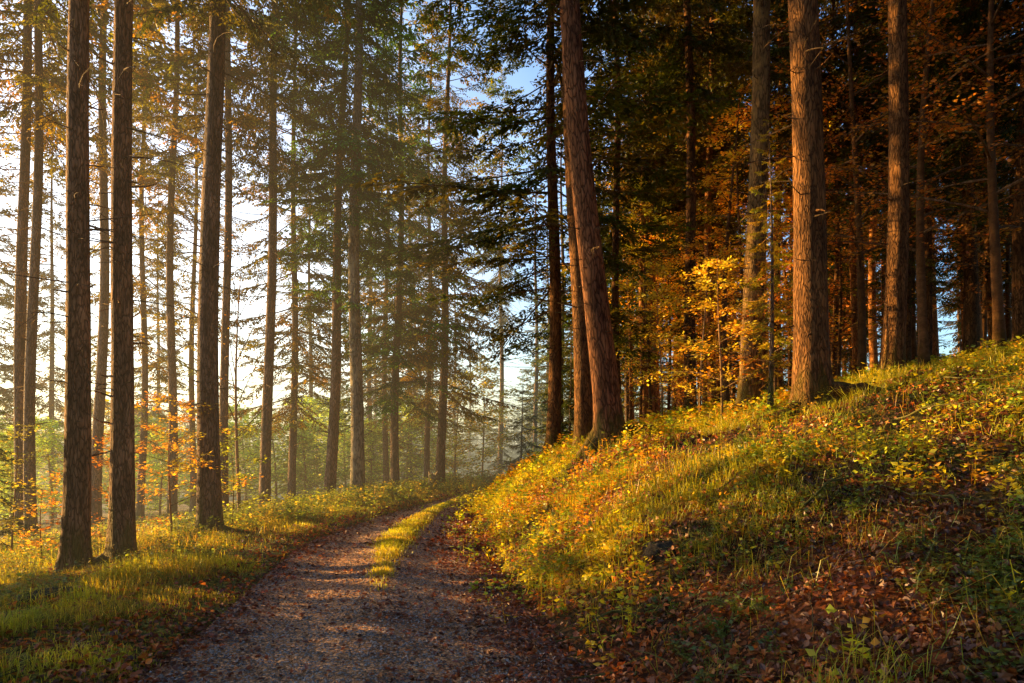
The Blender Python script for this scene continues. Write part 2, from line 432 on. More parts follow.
def crown_mesh(name, H, hb, Lmax, seed, protos=P_hi, whorl=.48, per=4.3, dead=True, lod_z=15, base_col=(.07, .10, .022), fill=1.0, dead0=2.2, zmax=None, protos2=P_lo):
    rg = np.random.default_rng(seed)
    mb = MB()
    z = hb
    while z < (zmax or H - .3):
        f = (H - z) / (H - hb)
        Lz = Lmax * (f ** .75) * (.62 + .38 * smooth(0, .25, 1 - f)) + .25
        n = int(per + rg.random())
        a0 = rg.uniform(0, 6.28)
        for q in range(n):
            if rg.random() > fill: continue
            pr = protos if z < lod_z else protos2
            K, cc, WV, WF = pr[rg.integers(len(pr))]
            sc = Lz / 2.5 * rg.uniform(.65, 1.2)
            az = a0 + q * 6.283 / n + rg.normal(0, .3)
            el = lerp(-.22, .38, 1 - f) + rg.normal(0, .24)
            zz = z + rg.uniform(-.4, .4)
            ce, se, ca, sa = math.cos(el), math.sin(el), math.cos(az), math.sin(az)
            M = np.array([[ca * ce, -sa, -ca * se], [sa * ce, ca, -sa * se], [se, 0, ce]]) * sc
            V = K @ M.T + [0, 0, zz]
            n4 = len(V)
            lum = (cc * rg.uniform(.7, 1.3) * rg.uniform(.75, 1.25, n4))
            cl = np.array(base_col) * rg.uniform([.8, .9, .7], [1.35, 1.1, 1.1])
            if rg.random() < .12: cl = cl * [1.6, 1.25, .7]
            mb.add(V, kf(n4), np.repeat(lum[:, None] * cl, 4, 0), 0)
            mb.add(WV @ M.T + [0, 0, zz], WF, (1, 1, 1), 1)
        z += whorl * rg.uniform(.8, 1.2)
    if dead:                                     # bare dead twigs under the live crown
        z = dead0
        while z < hb + 2:
            for q in range(rg.integers(1, 4)):
                az = rg.uniform(0, 6.28); ln = rg.uniform(.4, 1.7) * (.6 + .4 * z / hb)
                el = rg.uniform(-.45, .15)
                s = np.linspace(0, 1, 5)
                hor = ln * s
                P = np.stack([np.cos(az + .3 * s) * hor, np.sin(az + .3 * s) * hor, z + el * ln * s + rg.uniform(-.2, .3) * s * s * ln], -1)
                mb.add(*tube(P, np.linspace(.013, .003, 5), 4), (1, 1, 1), 1)
                for t in range(rg.integers(2, 6)):
                    i = rg.integers(1, 5); d2 = rg.normal(0, 1, 3) * [1, 1, .4]; d2 /= np.linalg.norm(d2)
                    mb.add(*tube([P[i], P[i] + d2 * rg.uniform(.12, .45)], [.005, .002], 3), (1, 1, 1), 1)
            z += rg.uniform(.25, .6)
    return mb.mesh(name, [M_needle, M_wood])

CR = {
 'tall_a': crown_mesh('spruce_crown_high', 27, 9.0, 3.0, 1),
 'tall_b': crown_mesh('spruce_crown_high', 25, 7.5, 3.2, 2, per=4.0),
 'tall_c': crown_mesh('spruce_crown_high', 27, 10.5, 3.0, 11, fill=.8),
 'mid_a':  crown_mesh('spruce_crown_mid', 24, 5.0, 3.3, 3, fill=.95),
 'mid_b':  crown_mesh('spruce_crown_mid', 22, 3.6, 3.1, 4, fill=.95, protos=P_hi + P_sp),
 'lacy':   crown_mesh('spruce_crown_lacy', 22, 3.0, 2.9, 5, protos=P_sp, per=3.8, fill=.9, whorl=.5),
 'young':  crown_mesh('young_spruce_crown', 8, .5, 1.9, 6, dead=False, whorl=.34, per=4.6, protos=P_hi),
 'far_a':  crown_mesh('far_spruce_crown', 24, 5.5, 3.2, 7, protos=P_lo, dead=False, lod_z=0, per=4),
 'far_b':  crown_mesh('far_spruce_crown', 22, 2.0, 3.0, 8, protos=P_lo, dead=False, lod_z=0, per=4),
}
CRH = dict(tall_c=27, tall_a=27, tall_b=25, mid_a=24, mid_b=22, lacy=22, young=8, far_a=24, far_b=22)

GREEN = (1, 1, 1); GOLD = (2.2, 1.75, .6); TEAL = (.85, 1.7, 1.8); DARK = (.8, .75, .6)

_seed = [100]
def spruce(label, px, Y, diam, pxtop=None, crown='tall_a', H=None, group=None, tint=GREEN, bark=None, flare=.45, roots=(), bendx=0.0, cat='spruce tree',
           name='spruce_tree', leany=0.0, stubs=10, trunk=None, bcol=(1, 1, 1), zoff=0.0, sides=20, x=None, cs=1.0):
    _seed[0] += 1
    rg = random.Random(_seed[0])
    x = wx(px, Y) if x is None else x
    z0 = tz(x, Y)
    H = H or CRH[crown] * rg.uniform(.95, 1.08)
    lean = 0
    if pxtop is not None:
        lean = math.atan2((pxtop - px) / FPX * Y, HZ / FPX * Y + EYE - z0)
    root = thing(name, label, cat, (x, Y, z0), group, (leany, lean, 0))
    rp = []
    if Y < 15 and trunk is None and diam > .3 and abs(x) < Y:      # surface roots that follow the ground
        rr = diam / 2; angs = [rg.uniform(0, 6.28) + q * 1.2 for q in range(5)] + [a_ for a_, m_ in roots]
        for qi, a_ in enumerate(angs):
            ln = rr * (rg.uniform(2.2, 3.6) if qi < 5 else 4.6); big = 1 if qi < 5 else 1.7
            t_ = np.linspace(0, 1, 9); rad_ = rr * .35 + ln * t_; aa = a_ + .35 * (t_ ** 2) * rg.choice([-1, 1])
            px_, py_ = rad_ * np.cos(aa), rad_ * np.sin(aa)
            gz_ = terr(x + px_, Y + py_) - z0
            zz_ = gz_ + .02 + .85 * rr * np.exp(-t_ * 3.2) * big
            rp.append((np.stack([px_, py_, zz_], -1), rr * .42 * big ** .5 * (1 - t_) ** .8 + .015))
    tm = trunk or trunk_mesh('trunk', H, diam / 2, bark or M_bark, flare, 5, .3, _seed[0], sides, roots, stubs=stubs, bendx=bendx, rootpaths=rp)
    t = link('trunk', tm, root); t.color = (*bcol, 1)
    c = link('crown', CR[crown], root)
    s = H / CRH[crown]
    c.scale = (s * cs, s * cs, s); c.rotation_euler = (0, 0, rg.uniform(0, 6.28)); c.location = (0, 0, zoff); c.color = (*tint, 1)
    return root

# ------------------------------------------------------------------ the trees of the left side
GL = 'spruces between the track and the valley'
WB = (1.15, 1.0, .85)
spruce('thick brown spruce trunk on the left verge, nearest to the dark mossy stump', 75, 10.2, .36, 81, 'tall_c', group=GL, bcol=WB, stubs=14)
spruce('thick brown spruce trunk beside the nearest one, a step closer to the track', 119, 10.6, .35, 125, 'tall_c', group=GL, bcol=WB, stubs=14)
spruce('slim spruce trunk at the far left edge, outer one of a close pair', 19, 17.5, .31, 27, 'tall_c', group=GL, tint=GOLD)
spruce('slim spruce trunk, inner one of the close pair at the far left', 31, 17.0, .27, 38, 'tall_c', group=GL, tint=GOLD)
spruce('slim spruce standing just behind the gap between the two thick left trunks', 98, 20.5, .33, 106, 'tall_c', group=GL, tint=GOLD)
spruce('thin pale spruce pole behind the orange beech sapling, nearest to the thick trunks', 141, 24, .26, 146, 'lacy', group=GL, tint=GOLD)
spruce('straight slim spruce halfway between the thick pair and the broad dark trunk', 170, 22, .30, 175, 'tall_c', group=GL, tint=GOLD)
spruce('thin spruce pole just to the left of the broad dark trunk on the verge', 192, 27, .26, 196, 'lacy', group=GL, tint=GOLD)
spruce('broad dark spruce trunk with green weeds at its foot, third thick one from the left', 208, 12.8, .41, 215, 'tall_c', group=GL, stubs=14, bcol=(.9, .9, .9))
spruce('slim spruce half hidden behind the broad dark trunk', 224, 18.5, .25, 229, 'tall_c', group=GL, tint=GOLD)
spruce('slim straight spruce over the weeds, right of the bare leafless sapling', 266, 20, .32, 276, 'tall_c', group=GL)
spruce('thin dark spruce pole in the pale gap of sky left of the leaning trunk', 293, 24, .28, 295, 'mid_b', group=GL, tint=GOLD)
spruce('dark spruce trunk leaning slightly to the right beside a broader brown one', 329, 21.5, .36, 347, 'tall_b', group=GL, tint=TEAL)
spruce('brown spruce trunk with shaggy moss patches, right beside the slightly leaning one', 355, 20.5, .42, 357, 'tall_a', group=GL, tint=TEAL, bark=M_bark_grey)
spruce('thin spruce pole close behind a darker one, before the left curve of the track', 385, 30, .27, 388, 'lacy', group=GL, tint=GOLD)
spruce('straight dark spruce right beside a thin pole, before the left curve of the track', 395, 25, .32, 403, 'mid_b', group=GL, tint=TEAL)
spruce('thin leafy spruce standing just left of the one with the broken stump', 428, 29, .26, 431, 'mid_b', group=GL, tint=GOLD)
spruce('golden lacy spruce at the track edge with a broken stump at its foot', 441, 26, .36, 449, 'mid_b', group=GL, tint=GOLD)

# ------------------------------------------------------------------ the trees on the bank
GB = 'spruces standing along the edge of the bank'
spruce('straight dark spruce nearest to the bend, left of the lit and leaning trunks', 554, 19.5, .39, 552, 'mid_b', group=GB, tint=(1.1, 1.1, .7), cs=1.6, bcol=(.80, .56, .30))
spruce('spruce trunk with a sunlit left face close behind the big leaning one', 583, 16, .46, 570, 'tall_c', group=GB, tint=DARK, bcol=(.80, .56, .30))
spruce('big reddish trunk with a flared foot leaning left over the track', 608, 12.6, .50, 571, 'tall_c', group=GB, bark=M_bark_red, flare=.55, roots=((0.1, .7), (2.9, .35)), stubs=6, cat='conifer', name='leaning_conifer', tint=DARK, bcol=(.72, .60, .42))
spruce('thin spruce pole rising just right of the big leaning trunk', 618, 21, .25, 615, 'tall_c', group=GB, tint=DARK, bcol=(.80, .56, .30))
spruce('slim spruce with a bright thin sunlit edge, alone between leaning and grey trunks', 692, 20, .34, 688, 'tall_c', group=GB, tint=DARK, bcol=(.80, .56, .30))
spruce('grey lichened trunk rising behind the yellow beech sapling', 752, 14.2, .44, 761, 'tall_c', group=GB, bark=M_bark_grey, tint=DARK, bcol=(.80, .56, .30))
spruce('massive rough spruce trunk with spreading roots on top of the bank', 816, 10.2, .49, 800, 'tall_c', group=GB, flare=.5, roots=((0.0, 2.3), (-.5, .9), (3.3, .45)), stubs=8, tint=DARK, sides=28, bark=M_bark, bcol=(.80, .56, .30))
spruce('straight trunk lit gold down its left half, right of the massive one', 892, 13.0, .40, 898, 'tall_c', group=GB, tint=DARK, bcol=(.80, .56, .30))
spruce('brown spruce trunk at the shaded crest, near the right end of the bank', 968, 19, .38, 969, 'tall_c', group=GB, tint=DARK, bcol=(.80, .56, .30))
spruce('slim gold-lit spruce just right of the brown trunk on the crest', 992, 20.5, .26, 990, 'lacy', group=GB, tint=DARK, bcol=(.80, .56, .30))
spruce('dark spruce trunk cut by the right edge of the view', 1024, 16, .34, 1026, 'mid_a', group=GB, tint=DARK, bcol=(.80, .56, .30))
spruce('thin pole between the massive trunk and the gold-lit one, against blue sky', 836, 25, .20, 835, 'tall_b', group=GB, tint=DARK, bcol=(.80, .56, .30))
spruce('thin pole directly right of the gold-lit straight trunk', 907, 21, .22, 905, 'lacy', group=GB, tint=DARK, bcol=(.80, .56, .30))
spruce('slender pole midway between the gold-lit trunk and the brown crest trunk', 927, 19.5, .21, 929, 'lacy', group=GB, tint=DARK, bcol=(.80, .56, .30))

# ------------------------------------------------------------------ the dark wood behind the bank
trunks_far = [trunk_mesh('trunk', 23, .16, M_bark, .3, 5, .2, 900 + i, 10, stubs=4, dz=1.2) for i in range(4)]
GR = 'spruces deep in the dark wood behind the bank'
for i in range(76):
    px = random.uniform(628, 1060) if i < 62 else random.uniform(1060, 1300)
    Y = 21 + 42 * random.random() ** 1.2
    if 560 < px < 690: Y = max(Y, 27)
    if px > 1060: Y = random.uniform(14, 40)
    cr = random.choice(['tall_a', 'far_a', 'mid_a', 'tall_b'] if Y > 36 else ['tall_b', 'tall_a', 'tall_c'])
    sc = random.uniform(.7, 1.1)
    o = spruce('slim dark spruce among many alike in the shadowy wood behind the bank', px, Y, .3, None, cr, group=GR, bcol=(2.0, 1.25, .6), tint=tuple(random.uniform(.7, 1.3) * q for q in (1.3, 1, .6)), trunk=random.choice(trunks_far), H=None)  # bark tint raised to orange to imitate sunlight on these trunks
    o.children[0].scale = (sc, sc, 1.0)
for i in range(20):
    px = random.uniform(640, 1080); Y = random.uniform(38, 60)
    spruce('young spruce among many alike closing off the dark wood at its far end', px, Y, .12, None, 'young', H=random.uniform(5, 9), tint=(.7, .7, .5), name='young_spruce', cat='young spruce', trunk=trunks_far[i % 4], group='young spruces at the back of the dark wood', cs=1.3)
GC = 'spruces beyond the bend of the track'
for i, (px, Y, cr, H) in enumerate([(455, 60, 'far_b', 9), (470, 75, 'far_b', 11),  (536, 44, 'far_b', 13), (501, 41, 'tall_a', 31), (548, 55, 'far_a', 18),
      (562, 38, 'far_b', 17), (585, 44, 'far_a', 20), (600, 34, 'far_a', 22), (612, 50, 'far_a', 21), (628, 40, 'far_a', 22), (645, 46, 'far_b', 20), (655, 33, 'mid_a', 23), (575, 62, 'far_b', 20),
      (415, 56, 'far_b', 9), (398, 64, 'far_b', 11), (375, 55, 'far_b', 8), (340, 70, 'far_b', 12), (432, 66, 'far_b', 12)]):
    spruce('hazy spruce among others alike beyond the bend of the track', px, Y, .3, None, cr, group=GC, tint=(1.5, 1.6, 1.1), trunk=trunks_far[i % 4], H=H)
# mid-distance trees of the left slope, seen between the front trunks
GM = 'spruces standing lower down the left slope'
for i, (px, Y, cr) in enumerate([(-12, 34, 'mid_a'), (52, 36, 'mid_b'), (158, 46, 'mid_b'), (310, 40, 'mid_b'),
      (370, 36, 'mid_b'), (410, 38, 'mid_b'), ]):
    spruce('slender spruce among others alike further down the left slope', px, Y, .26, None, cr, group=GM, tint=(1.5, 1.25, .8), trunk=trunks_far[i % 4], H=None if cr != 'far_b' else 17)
# unseen trees added beside and behind the camera to block sun and sky light
GO = 'unseen spruces added outside the view to cast shade'
for (x, Y, cr, H, T) in [(-10.5, 4.6, 'young', 9, .2), (-11.0, 6.2, 'young', 10, .2), (-10.2, 7.6, 'young', 9, .2), (-13, 5.4, 'young', 11, .2), (-12.5, 8.0, 'young', 11, .2), (-12.2, 9.6, 'young', 10, .2), (-9.8, 8.8, 'young', 8, .2), (-11.2, 10.6, 'young', 9, .2), (-9.0, 6.0, 'mid_b', 20, .36), (-13.5, 8.2, 'mid_b', 21, .36), (-7.6, 3.0, 'tall_a', 26, .4), 
                  (6.5, 1.0, 'mid_a', 24, .4), (9.5, 5.0, 'tall_b', 25, .4), (4.5, -4, 'tall_a', 25, .4), (-5, -5, 'tall_a', 26, .4), (12.5, 9.5, 'mid_a', 24, .4)]:
    spruce('unseen spruce added outside the view to cast shade', 0, Y, T, None, cr, group=GO, H=H, x=x, tint=DARK, stubs=2, sides=10)

for k in range(34):
    a = random.uniform(-12, 150); rr = random.uniform(11, 30)
    x, Y = rr * math.cos(R(-a)) + 3, rr * math.sin(R(-a)) + 4
    if x > 0 and abs(x) < Y * .8: continue
    o = spruce('unseen spruce added outside the view to cast shade', 0, Y, .3, None, random.choice(['far_b', 'far_a']), group=GO, x=x, tint=DARK, trunk=random.choice(trunks_far))
for k in range(16):
    Y = random.uniform(3, 30); x = max(Y * .86 + 2.5, 9) + random.uniform(0, 9)
    spruce('unseen spruce added outside the view to cast shade', 0, Y, .3, None, random.choice(['far_b', 'far_a']), group=GO, x=x, tint=DARK, trunk=random.choice(trunks_far))

# ------------------------------------------------------------------ broadleaf trees and saplings
def leaf_pts(rg, P, n, spread, size, flat=.5):
    """n leaves around the polyline P"""
    i = rg.integers(0, len(P) - 1, n); t = rg.random(n)[:, None]
    b = P[i] * (1 - t) + P[i + 1] * t
    tang = norm(P[i + 1] - P[i])
    side = norm(np.cross(tang, [0, 0, 1.])) * rg.choice([-1, 1], n)[:, None]
    d = norm(tang * .6 + side + rg.normal(0, .35, (n, 3)) * [1, 1, flat])
    b = b + d * spread * rg.random(n)[:, None] + rg.normal(0, spread * .25, (n, 3))
    s = norm(np.cross(d, np.array([0, 0, 1.]) + rg.normal(0, .45, (n, 3))))
    ln = size * rg.uniform(.6, 1.25, n)
    return kites(b, d, s, ln, ln * .32, fold=.25)

def broadleaf_mesh(H, r0, seed, limbs, lmin, llen, leaves, size, palette, z0f=.25, up=.35, twigs=6, spread=.12):
    rg = np.random.default_rng(seed)
    tr, cr = MB(), MB()
    zz = np.linspace(-.1, H, 14)
    ph = rg.uniform(0, 6)
    P = np.stack([.04 * H * np.sin(zz / H * 3 + ph) * zz / H, .04 * H * np.cos(zz / H * 2.4 + ph) * zz / H, zz], -1)
    rad = r0 * np.clip(1 - zz / H, .05, 1) ** .8; rad[0] *= 1.4
    tr.add(*tube(P, rad, 9 if r0 > .03 else 6), (1, 1, 1), 0, True)
    pal = np.array(palette)
    for q in range(limbs):
        f = lerp(z0f, .97, q / max(1, limbs - 1)); z = f * H
        p0 = np.array([np.interp(z, zz, P[:, 0]), np.interp(z, zz, P[:, 1]), z])
        az = q * 2.4 + rg.normal(0, .4); ln = lmin + (llen - lmin) * (1 - f) ** .6 * rg.uniform(.7, 1.2)
        s = np.linspace(0, 1, 7)[:, None]
        dirv = np.array([math.cos(az), math.sin(az), up * rg.uniform(.5, 1.5)])
        L = p0 + dirv * ln * s + np.array([0, 0, -.16 * ln]) * s * s + rg.normal(0, .03 * ln, 3) * s ** 2
        r = max(.004, r0 * .42 * (1 - f * .7))
        cr.add(*tube(L, np.linspace(r, r * .2, 7), 5), (1, 1, 1), 1)
        for t in range(twigs):
            i = 1 + int(rg.random() * 5.99); p = L[min(i, 6)]
            d = norm(dirv * .7 + rg.normal(0, .8, 3) * [1, 1, .35]); tl = ln * rg.uniform(.18, .42)
            T = p + d * tl * np.linspace(0, 1, 4)[:, None] + np.array([0, 0, -.1 * tl]) * np.linspace(0, 1, 4)[:, None] ** 2
            cr.add(*tube(T, [r * .25, r * .2, r * .12, r * .06], 3), (1, 1, 1), 1)
            K = leaf_pts(rg, T, leaves, spread, size)
            cc = pal[rg.integers(len(pal), size=1)] * .6 + pal[rg.integers(len(pal), size=leaves)] * .4
            cc = cc * rg.uniform(.6, 1.3, (leaves, 1))
            cr.add(K.reshape(-1, 3), kf(leaves), np.repeat(cc, 4, 0), 0)
    return tr, cr

ORANGE = [(.42, .17, .03), (.45, .22, .04), (.36, .12, .02), (.4, .25, .05)]
YELLOW = [(.42, .32, .04), (.38, .34, .05), (.45, .25, .03), (.3, .3, .05)]
RUST = [(.34, .10, .02), (.42, .16, .025), (.26, .08, .02), (.36, .2, .035), (.16, .13, .03)]
LIME = [(.22, .28, .04), (.28, .3, .05), (.18, .22, .04)]
def broadleaf(label, px, Y, H, r0, seed, pal, limbs=14, llen=1.2, leaves=16, size=.07, name='beech_sapling', cat='sapling', z0f=.25, group=None, twigs=6, spread=.12, mesh=None, x=None, lmin=.25, up=.35):
    x = wx(px, Y) if x is None else x
    root = thing(name, label, cat, (x, Y, tz(x, Y)), group, (0, 0, random.uniform(0, 6.28)))
    if mesh is None:
        tr, cr = broadleaf_mesh(H, r0, seed, limbs, lmin, llen, leaves, size, pal, z0f, up, twigs, spread)
        mesh = tr.mesh('trunk', [M_beech]), cr.mesh('crown', [M_leaf, M_wood])
    tk = link('trunk', mesh[0], root); ck = link('crown', mesh[1], root); ck.color = ((1.5, 1.3, 1.0, 1) if name == 'beech_tree' and pal[0] == RUST[0] else (1.9, 1.7, 1.0, 1) if name == 'beech_tree' else (1.25, 1.25, 1.1, 1) if pal[0] in (YELLOW[0], LIME[0]) and (cat in ('bush', 'young tree')) else (2.4, 2.3, 1.4, 1) if cat == 'bush' else (1.5, 1.4, 1.1, 1) if pal[0] == YELLOW[0] else (1.3, 1.25, 1, 1))
    tk.color = (.42, .27, .15, 1) if name == 'beech_tree' else (.8, .65, .5, 1)
    return root, mesh

broadleaf('orange beech sapling glowing between the thick pair and the broad dark trunk', 172, 13.0, 2.8, .024, 1, ORANGE + YELLOW, 18, 1.9, 26, .07, z0f=.25, twigs=6)
broadleaf('low rust-orange beech bush behind the thick second trunk on the left verge', 112, 12.6, 2.2, .02, 2, ORANGE + RUST, 12, 1.0, 14, .07, z0f=.15)
broadleaf('small orange-leaved sapling at the foot of the nearest left trunk', 42, 11.5, 1.5, .015, 3, ORANGE + LIME, 10, .7, 12, .07, z0f=.1)
broadleaf('sparse olive sapling in front of the slim pair of spruces at far left', 12, 12.5, 2.6, .02, 4, [(.14, .15, .05), (.2, .18, .05)], 12, 1.1, 14, .06, z0f=.15)
broadleaf('bare thin sapling with forked twigs right of the broad dark trunk', 240, 17.5, 7.5, .05, 5, ORANGE, 14, 1.8, 1, .05, z0f=.3, up=1.6, twigs=7)
broadleaf('yellow-green maple sapling leaning out at the foot of the broad dark trunk', 232, 13.4, 2.0, .016, 6, LIME, 12, .9, 14, .08, z0f=.12)
broadleaf('bright yellow beech sapling lit by the sun in front of the grey lichened trunk', 722, 12.6, 3.2, .03, 7, YELLOW, 17, 1.2, 22, .075, z0f=.1)
broadleaf('yellow and orange beech sapling at the foot of the slim lit spruce', 700, 16.5, 4.6, .035, 8, YELLOW + ORANGE, 18, 1.5, 22, .075, z0f=.1)
broadleaf('orange beech sapling between the grey trunk and the massive trunk', 775, 13.6, 3.0, .03, 9, ORANGE + RUST, 14, 1.0, 18, .075, z0f=.12)
broadleaf('small yellow sapling left of the slim lit spruce, over the grassy rim', 662, 18, 4.2, .03, 10, YELLOW, 16, 1.5, 20, .08, z0f=.15)
broadleaf('tall golden understory beech behind the leaning trunk, left of the slim lit spruce', 650, 22, 8.0, .06, 11, YELLOW + LIME, 22, 2.2, 26, .09, z0f=.2, name='beech_tree', cat='beech')
broadleaf('golden leaning beech between the slim lit spruce and the grey trunk', 727, 17.5, 8.5, .09, 12, ORANGE + YELLOW, 20, 1.7, 20, .08, z0f=.2, name='beech_tree', cat='beech')
for i, (lb, px, Y, H, pal) in enumerate([
    ('rust-leaved beech spreading behind the gold-lit straight trunk', 925, 15.5, 13, RUST),
    ('red-brown beech with crooked limbs at the top right of the wood', 1000, 14, 12, RUST),
    ('orange-brown beech behind the massive trunk, its leaves against blue sky', 862, 18, 14, RUST + ORANGE),
    ('dark russet beech between the brown crest trunk and the dark edge trunk', 982, 24, 15, RUST)]):
    broadleaf(lb, px, Y, H, .11, 30 + i, pal, 26, 3.4, 20, .10, name='beech_tree', cat='beech', z0f=.22, twigs=9, spread=.22, lmin=.8)
GBU = 'understory beeches scattered through the dark wood'
for j, (pal, lb) in enumerate(((ORANGE + RUST, 'orange understory beech among others alike inside the dark wood'), (RUST, 'rust-red understory beech among others alike inside the dark wood'), (YELLOW + ORANGE, 'golden understory beech among others alike near the bend side of the wood'))):
    ms = None
    for px, Y in (((700, 30), (838, 23), (880, 30), (1010, 21), (790, 27)), ((760, 34), (915, 22), (1040, 19), (860, 36)), ((640, 24), (668, 27), (720, 24), (745, 21), (655, 33), (775, 22), (630, 31), (700, 30)))[j]:
        rt, ms = broadleaf(lb, px, Y, 9.0, .07, 60 + j, pal, 22, 2.9, 18, .105, name='beech_tree', cat='beech', z0f=.12, group=GBU, twigs=8, spread=.25, mesh=ms, lmin=.7)
        q = random.uniform(.7, 1.25); rt.scale = (q, q, q * random.uniform(.9, 1.2))
# shrubs and young trees in the hollow beyond the curve
broadleaf('round yellow-orange bush at the edge of the clearing beyond the curve', 455, 33, 5.4, .06, 41, YELLOW + LIME + [(.45, .28, .04)], 22, 2.4, 24, .16, name='autumn_bush', cat='bush', z0f=.05, twigs=8, spread=.35)
broadleaf('lime green bushy young tree beside the yellow-orange bush', 482, 36, 6.5, .06, 42, LIME + YELLOW, 22, 2.4, 26, .17, name='young_broadleaf_tree', cat='young tree', z0f=.05, twigs=8, spread=.35)
for lb, px, Y, H in (('dark round young spruce right behind the end of the visible track', 522, 35, 5.4), ('small dark spruce left of the dark round one, by the yellow bush', 500, 42, 5.5), ('blue-green young spruce behind the thin pole before the curve', 372, 33, 3.8), ('low young spruce in the hollow right of the mossy trunk', 410, 34, 4.0), ('young spruce in mist left of the slightly leaning trunk', 305, 34, 4.6), ('small misty young spruce behind the weeds by the slim straight trunk', 250, 36, 4.4), ('drooping young spruce at the left edge below the slim pair', -6, 14, 3.6), ('young dark spruce beneath the leaning trunk, beyond the bend', 570, 30, 6.5)):
    spruce(lb, px, Y, .12, None, 'young', H=H, tint=(.8, 1.0, 1.0), name='young_spruce', cat='young spruce', stubs=0, sides=8)
# valley bushes in the mist
bm_ = None
for i in range(34):
    px = random.uniform(-20, 420); Y = random.uniform(38, 95)
    _, bm2 = (broadleaf('pale olive bush standing in the misty valley among others alike', px, Y, 3.6, .05, 50, [(.13, .15, .05), (.17, .17, .06), (.2, .16, .05)], 18, 1.8, 22, .2, name='valley_bush', cat='bush', z0f=.03, group='bushes in the misty valley', twigs=7, spread=.4, mesh=bm_))
    bm_ = bm2
    s = random.uniform(.7, 2.1); _.scale = (s * 1.2, s * 1.2, s)

GBB = 'rounded green bushes at the edge of the misty clearing'
bm_ = None
for px, Y, q in ((222, 30, 1.0), (246, 33, 1.25), (276, 31, 1.1), (305, 30, .9), (318, 36, 1.4), (346, 33, 1.1), (372, 31, .9), (408, 33, 1.1), (10, 24, .9), (52, 27, 1.1), (-8, 30, 1.3), (140, 32, 1.2), (160, 28, .9), (425, 37, 1.3)):
    rt, bm_ = broadleaf('rounded blue-green bush among others alike at the edge of the misty clearing', px, Y, 3.8, .05, 71, [(.10, .17, .06), (.14, .19, .07), (.18, .2, .06)], 24, 1.7, 26, .13, name='valley_bush', cat='bush', z0f=.04, group=GBB, twigs=8, spread=.3, mesh=bm_)
    rt.scale = (q * 1.15, q * 1.15, q)

# ------------------------------------------------------------------ yellow-lit spruce branch beside the massive trunk
# (a young spruce whose top reaches out between the grey and the massive trunks)
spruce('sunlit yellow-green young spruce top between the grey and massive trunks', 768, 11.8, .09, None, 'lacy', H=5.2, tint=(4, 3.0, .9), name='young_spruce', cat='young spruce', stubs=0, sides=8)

# ------------------------------------------------------------------ far wood across the valley
def far_wood():
    rg = np.random.default_rng(77); mb = MB()
    crowns = []
    for sd in range(3):
        cm = MB(); z = .8; H = 18
        while z < H - .3:
            f = 1 - z / H
            for q in range(4):
                K, cc, WV, WF = P_vlo[rg.integers(2)]
                sc = (2.9 * f + .3) / 2.5 * rg.uniform(.7, 1.2); az = rg.uniform(0, 6.28); el = rg.normal(0, .12) + .25 * (1 - f)
                ce, se, ca, sa = math.cos(el), math.sin(el), math.cos(az), math.sin(az)
                M = np.array([[ca * ce, -sa, -ca * se], [sa * ce, ca, -sa * se], [se, 0, ce]]) * sc
                V = K @ M.T + [0, 0, z]
                cm.add(V, kf(len(V)), np.repeat(cc[:, None] * np.array([.05, .075, .03]), 4, 0))
            z += .75
        crowns.append((np.concatenate(cm.v), np.concatenate(cm.f), np.concatenate(cm.c)))
    for i in range(230):
        Y = rg.uniform(95, 170); px = rg.uniform(-330, 720)
        if i > 170: px, Y = rg.uniform(340, 700), rg.uniform(75, 120)
        x = wx(px, Y); V, F_, Cc = crowns[i % 3]; s = rg.uniform(.5, .85) * (1.0 + .3 * smooth(300, 600, px)); a = rg.uniform(0, 6.28)
        mb.add(rot_xy(V, a) * s + [x, Y, tz(x, Y)], F_, Cc)
    o = link('far_spruce_wood', mb.mesh('far_spruce_wood', [M_needle])); o['kind'] = 'stuff'
    o['label'] = 'misty dark spruce wood across the valley, read as one mass'; o['category'] = 'wood'
far_wood()

# ------------------------------------------------------------------ grass, herbs, leaves
def scatter(n, x0, x1, y0, y1, dens, seed, yb=0.5, green=True):
    rg = np.random.default_rng(seed)
    Y = y0 + (y1 - y0) * rg.random(n) ** (1 / yb if yb else 1) if False else y0 * (y1 / y0) ** rg.random(n)
    X = rg.uniform(x0, x1, n)
    vis = np.abs(X) < Y * .86 + 1.2
    X, Y = X[vis], Y[vis]
    k = rg.random(len(X)) < dens(X, Y) * (bare(X, Y) if green else 1)
    return X[k], Y[k], rg

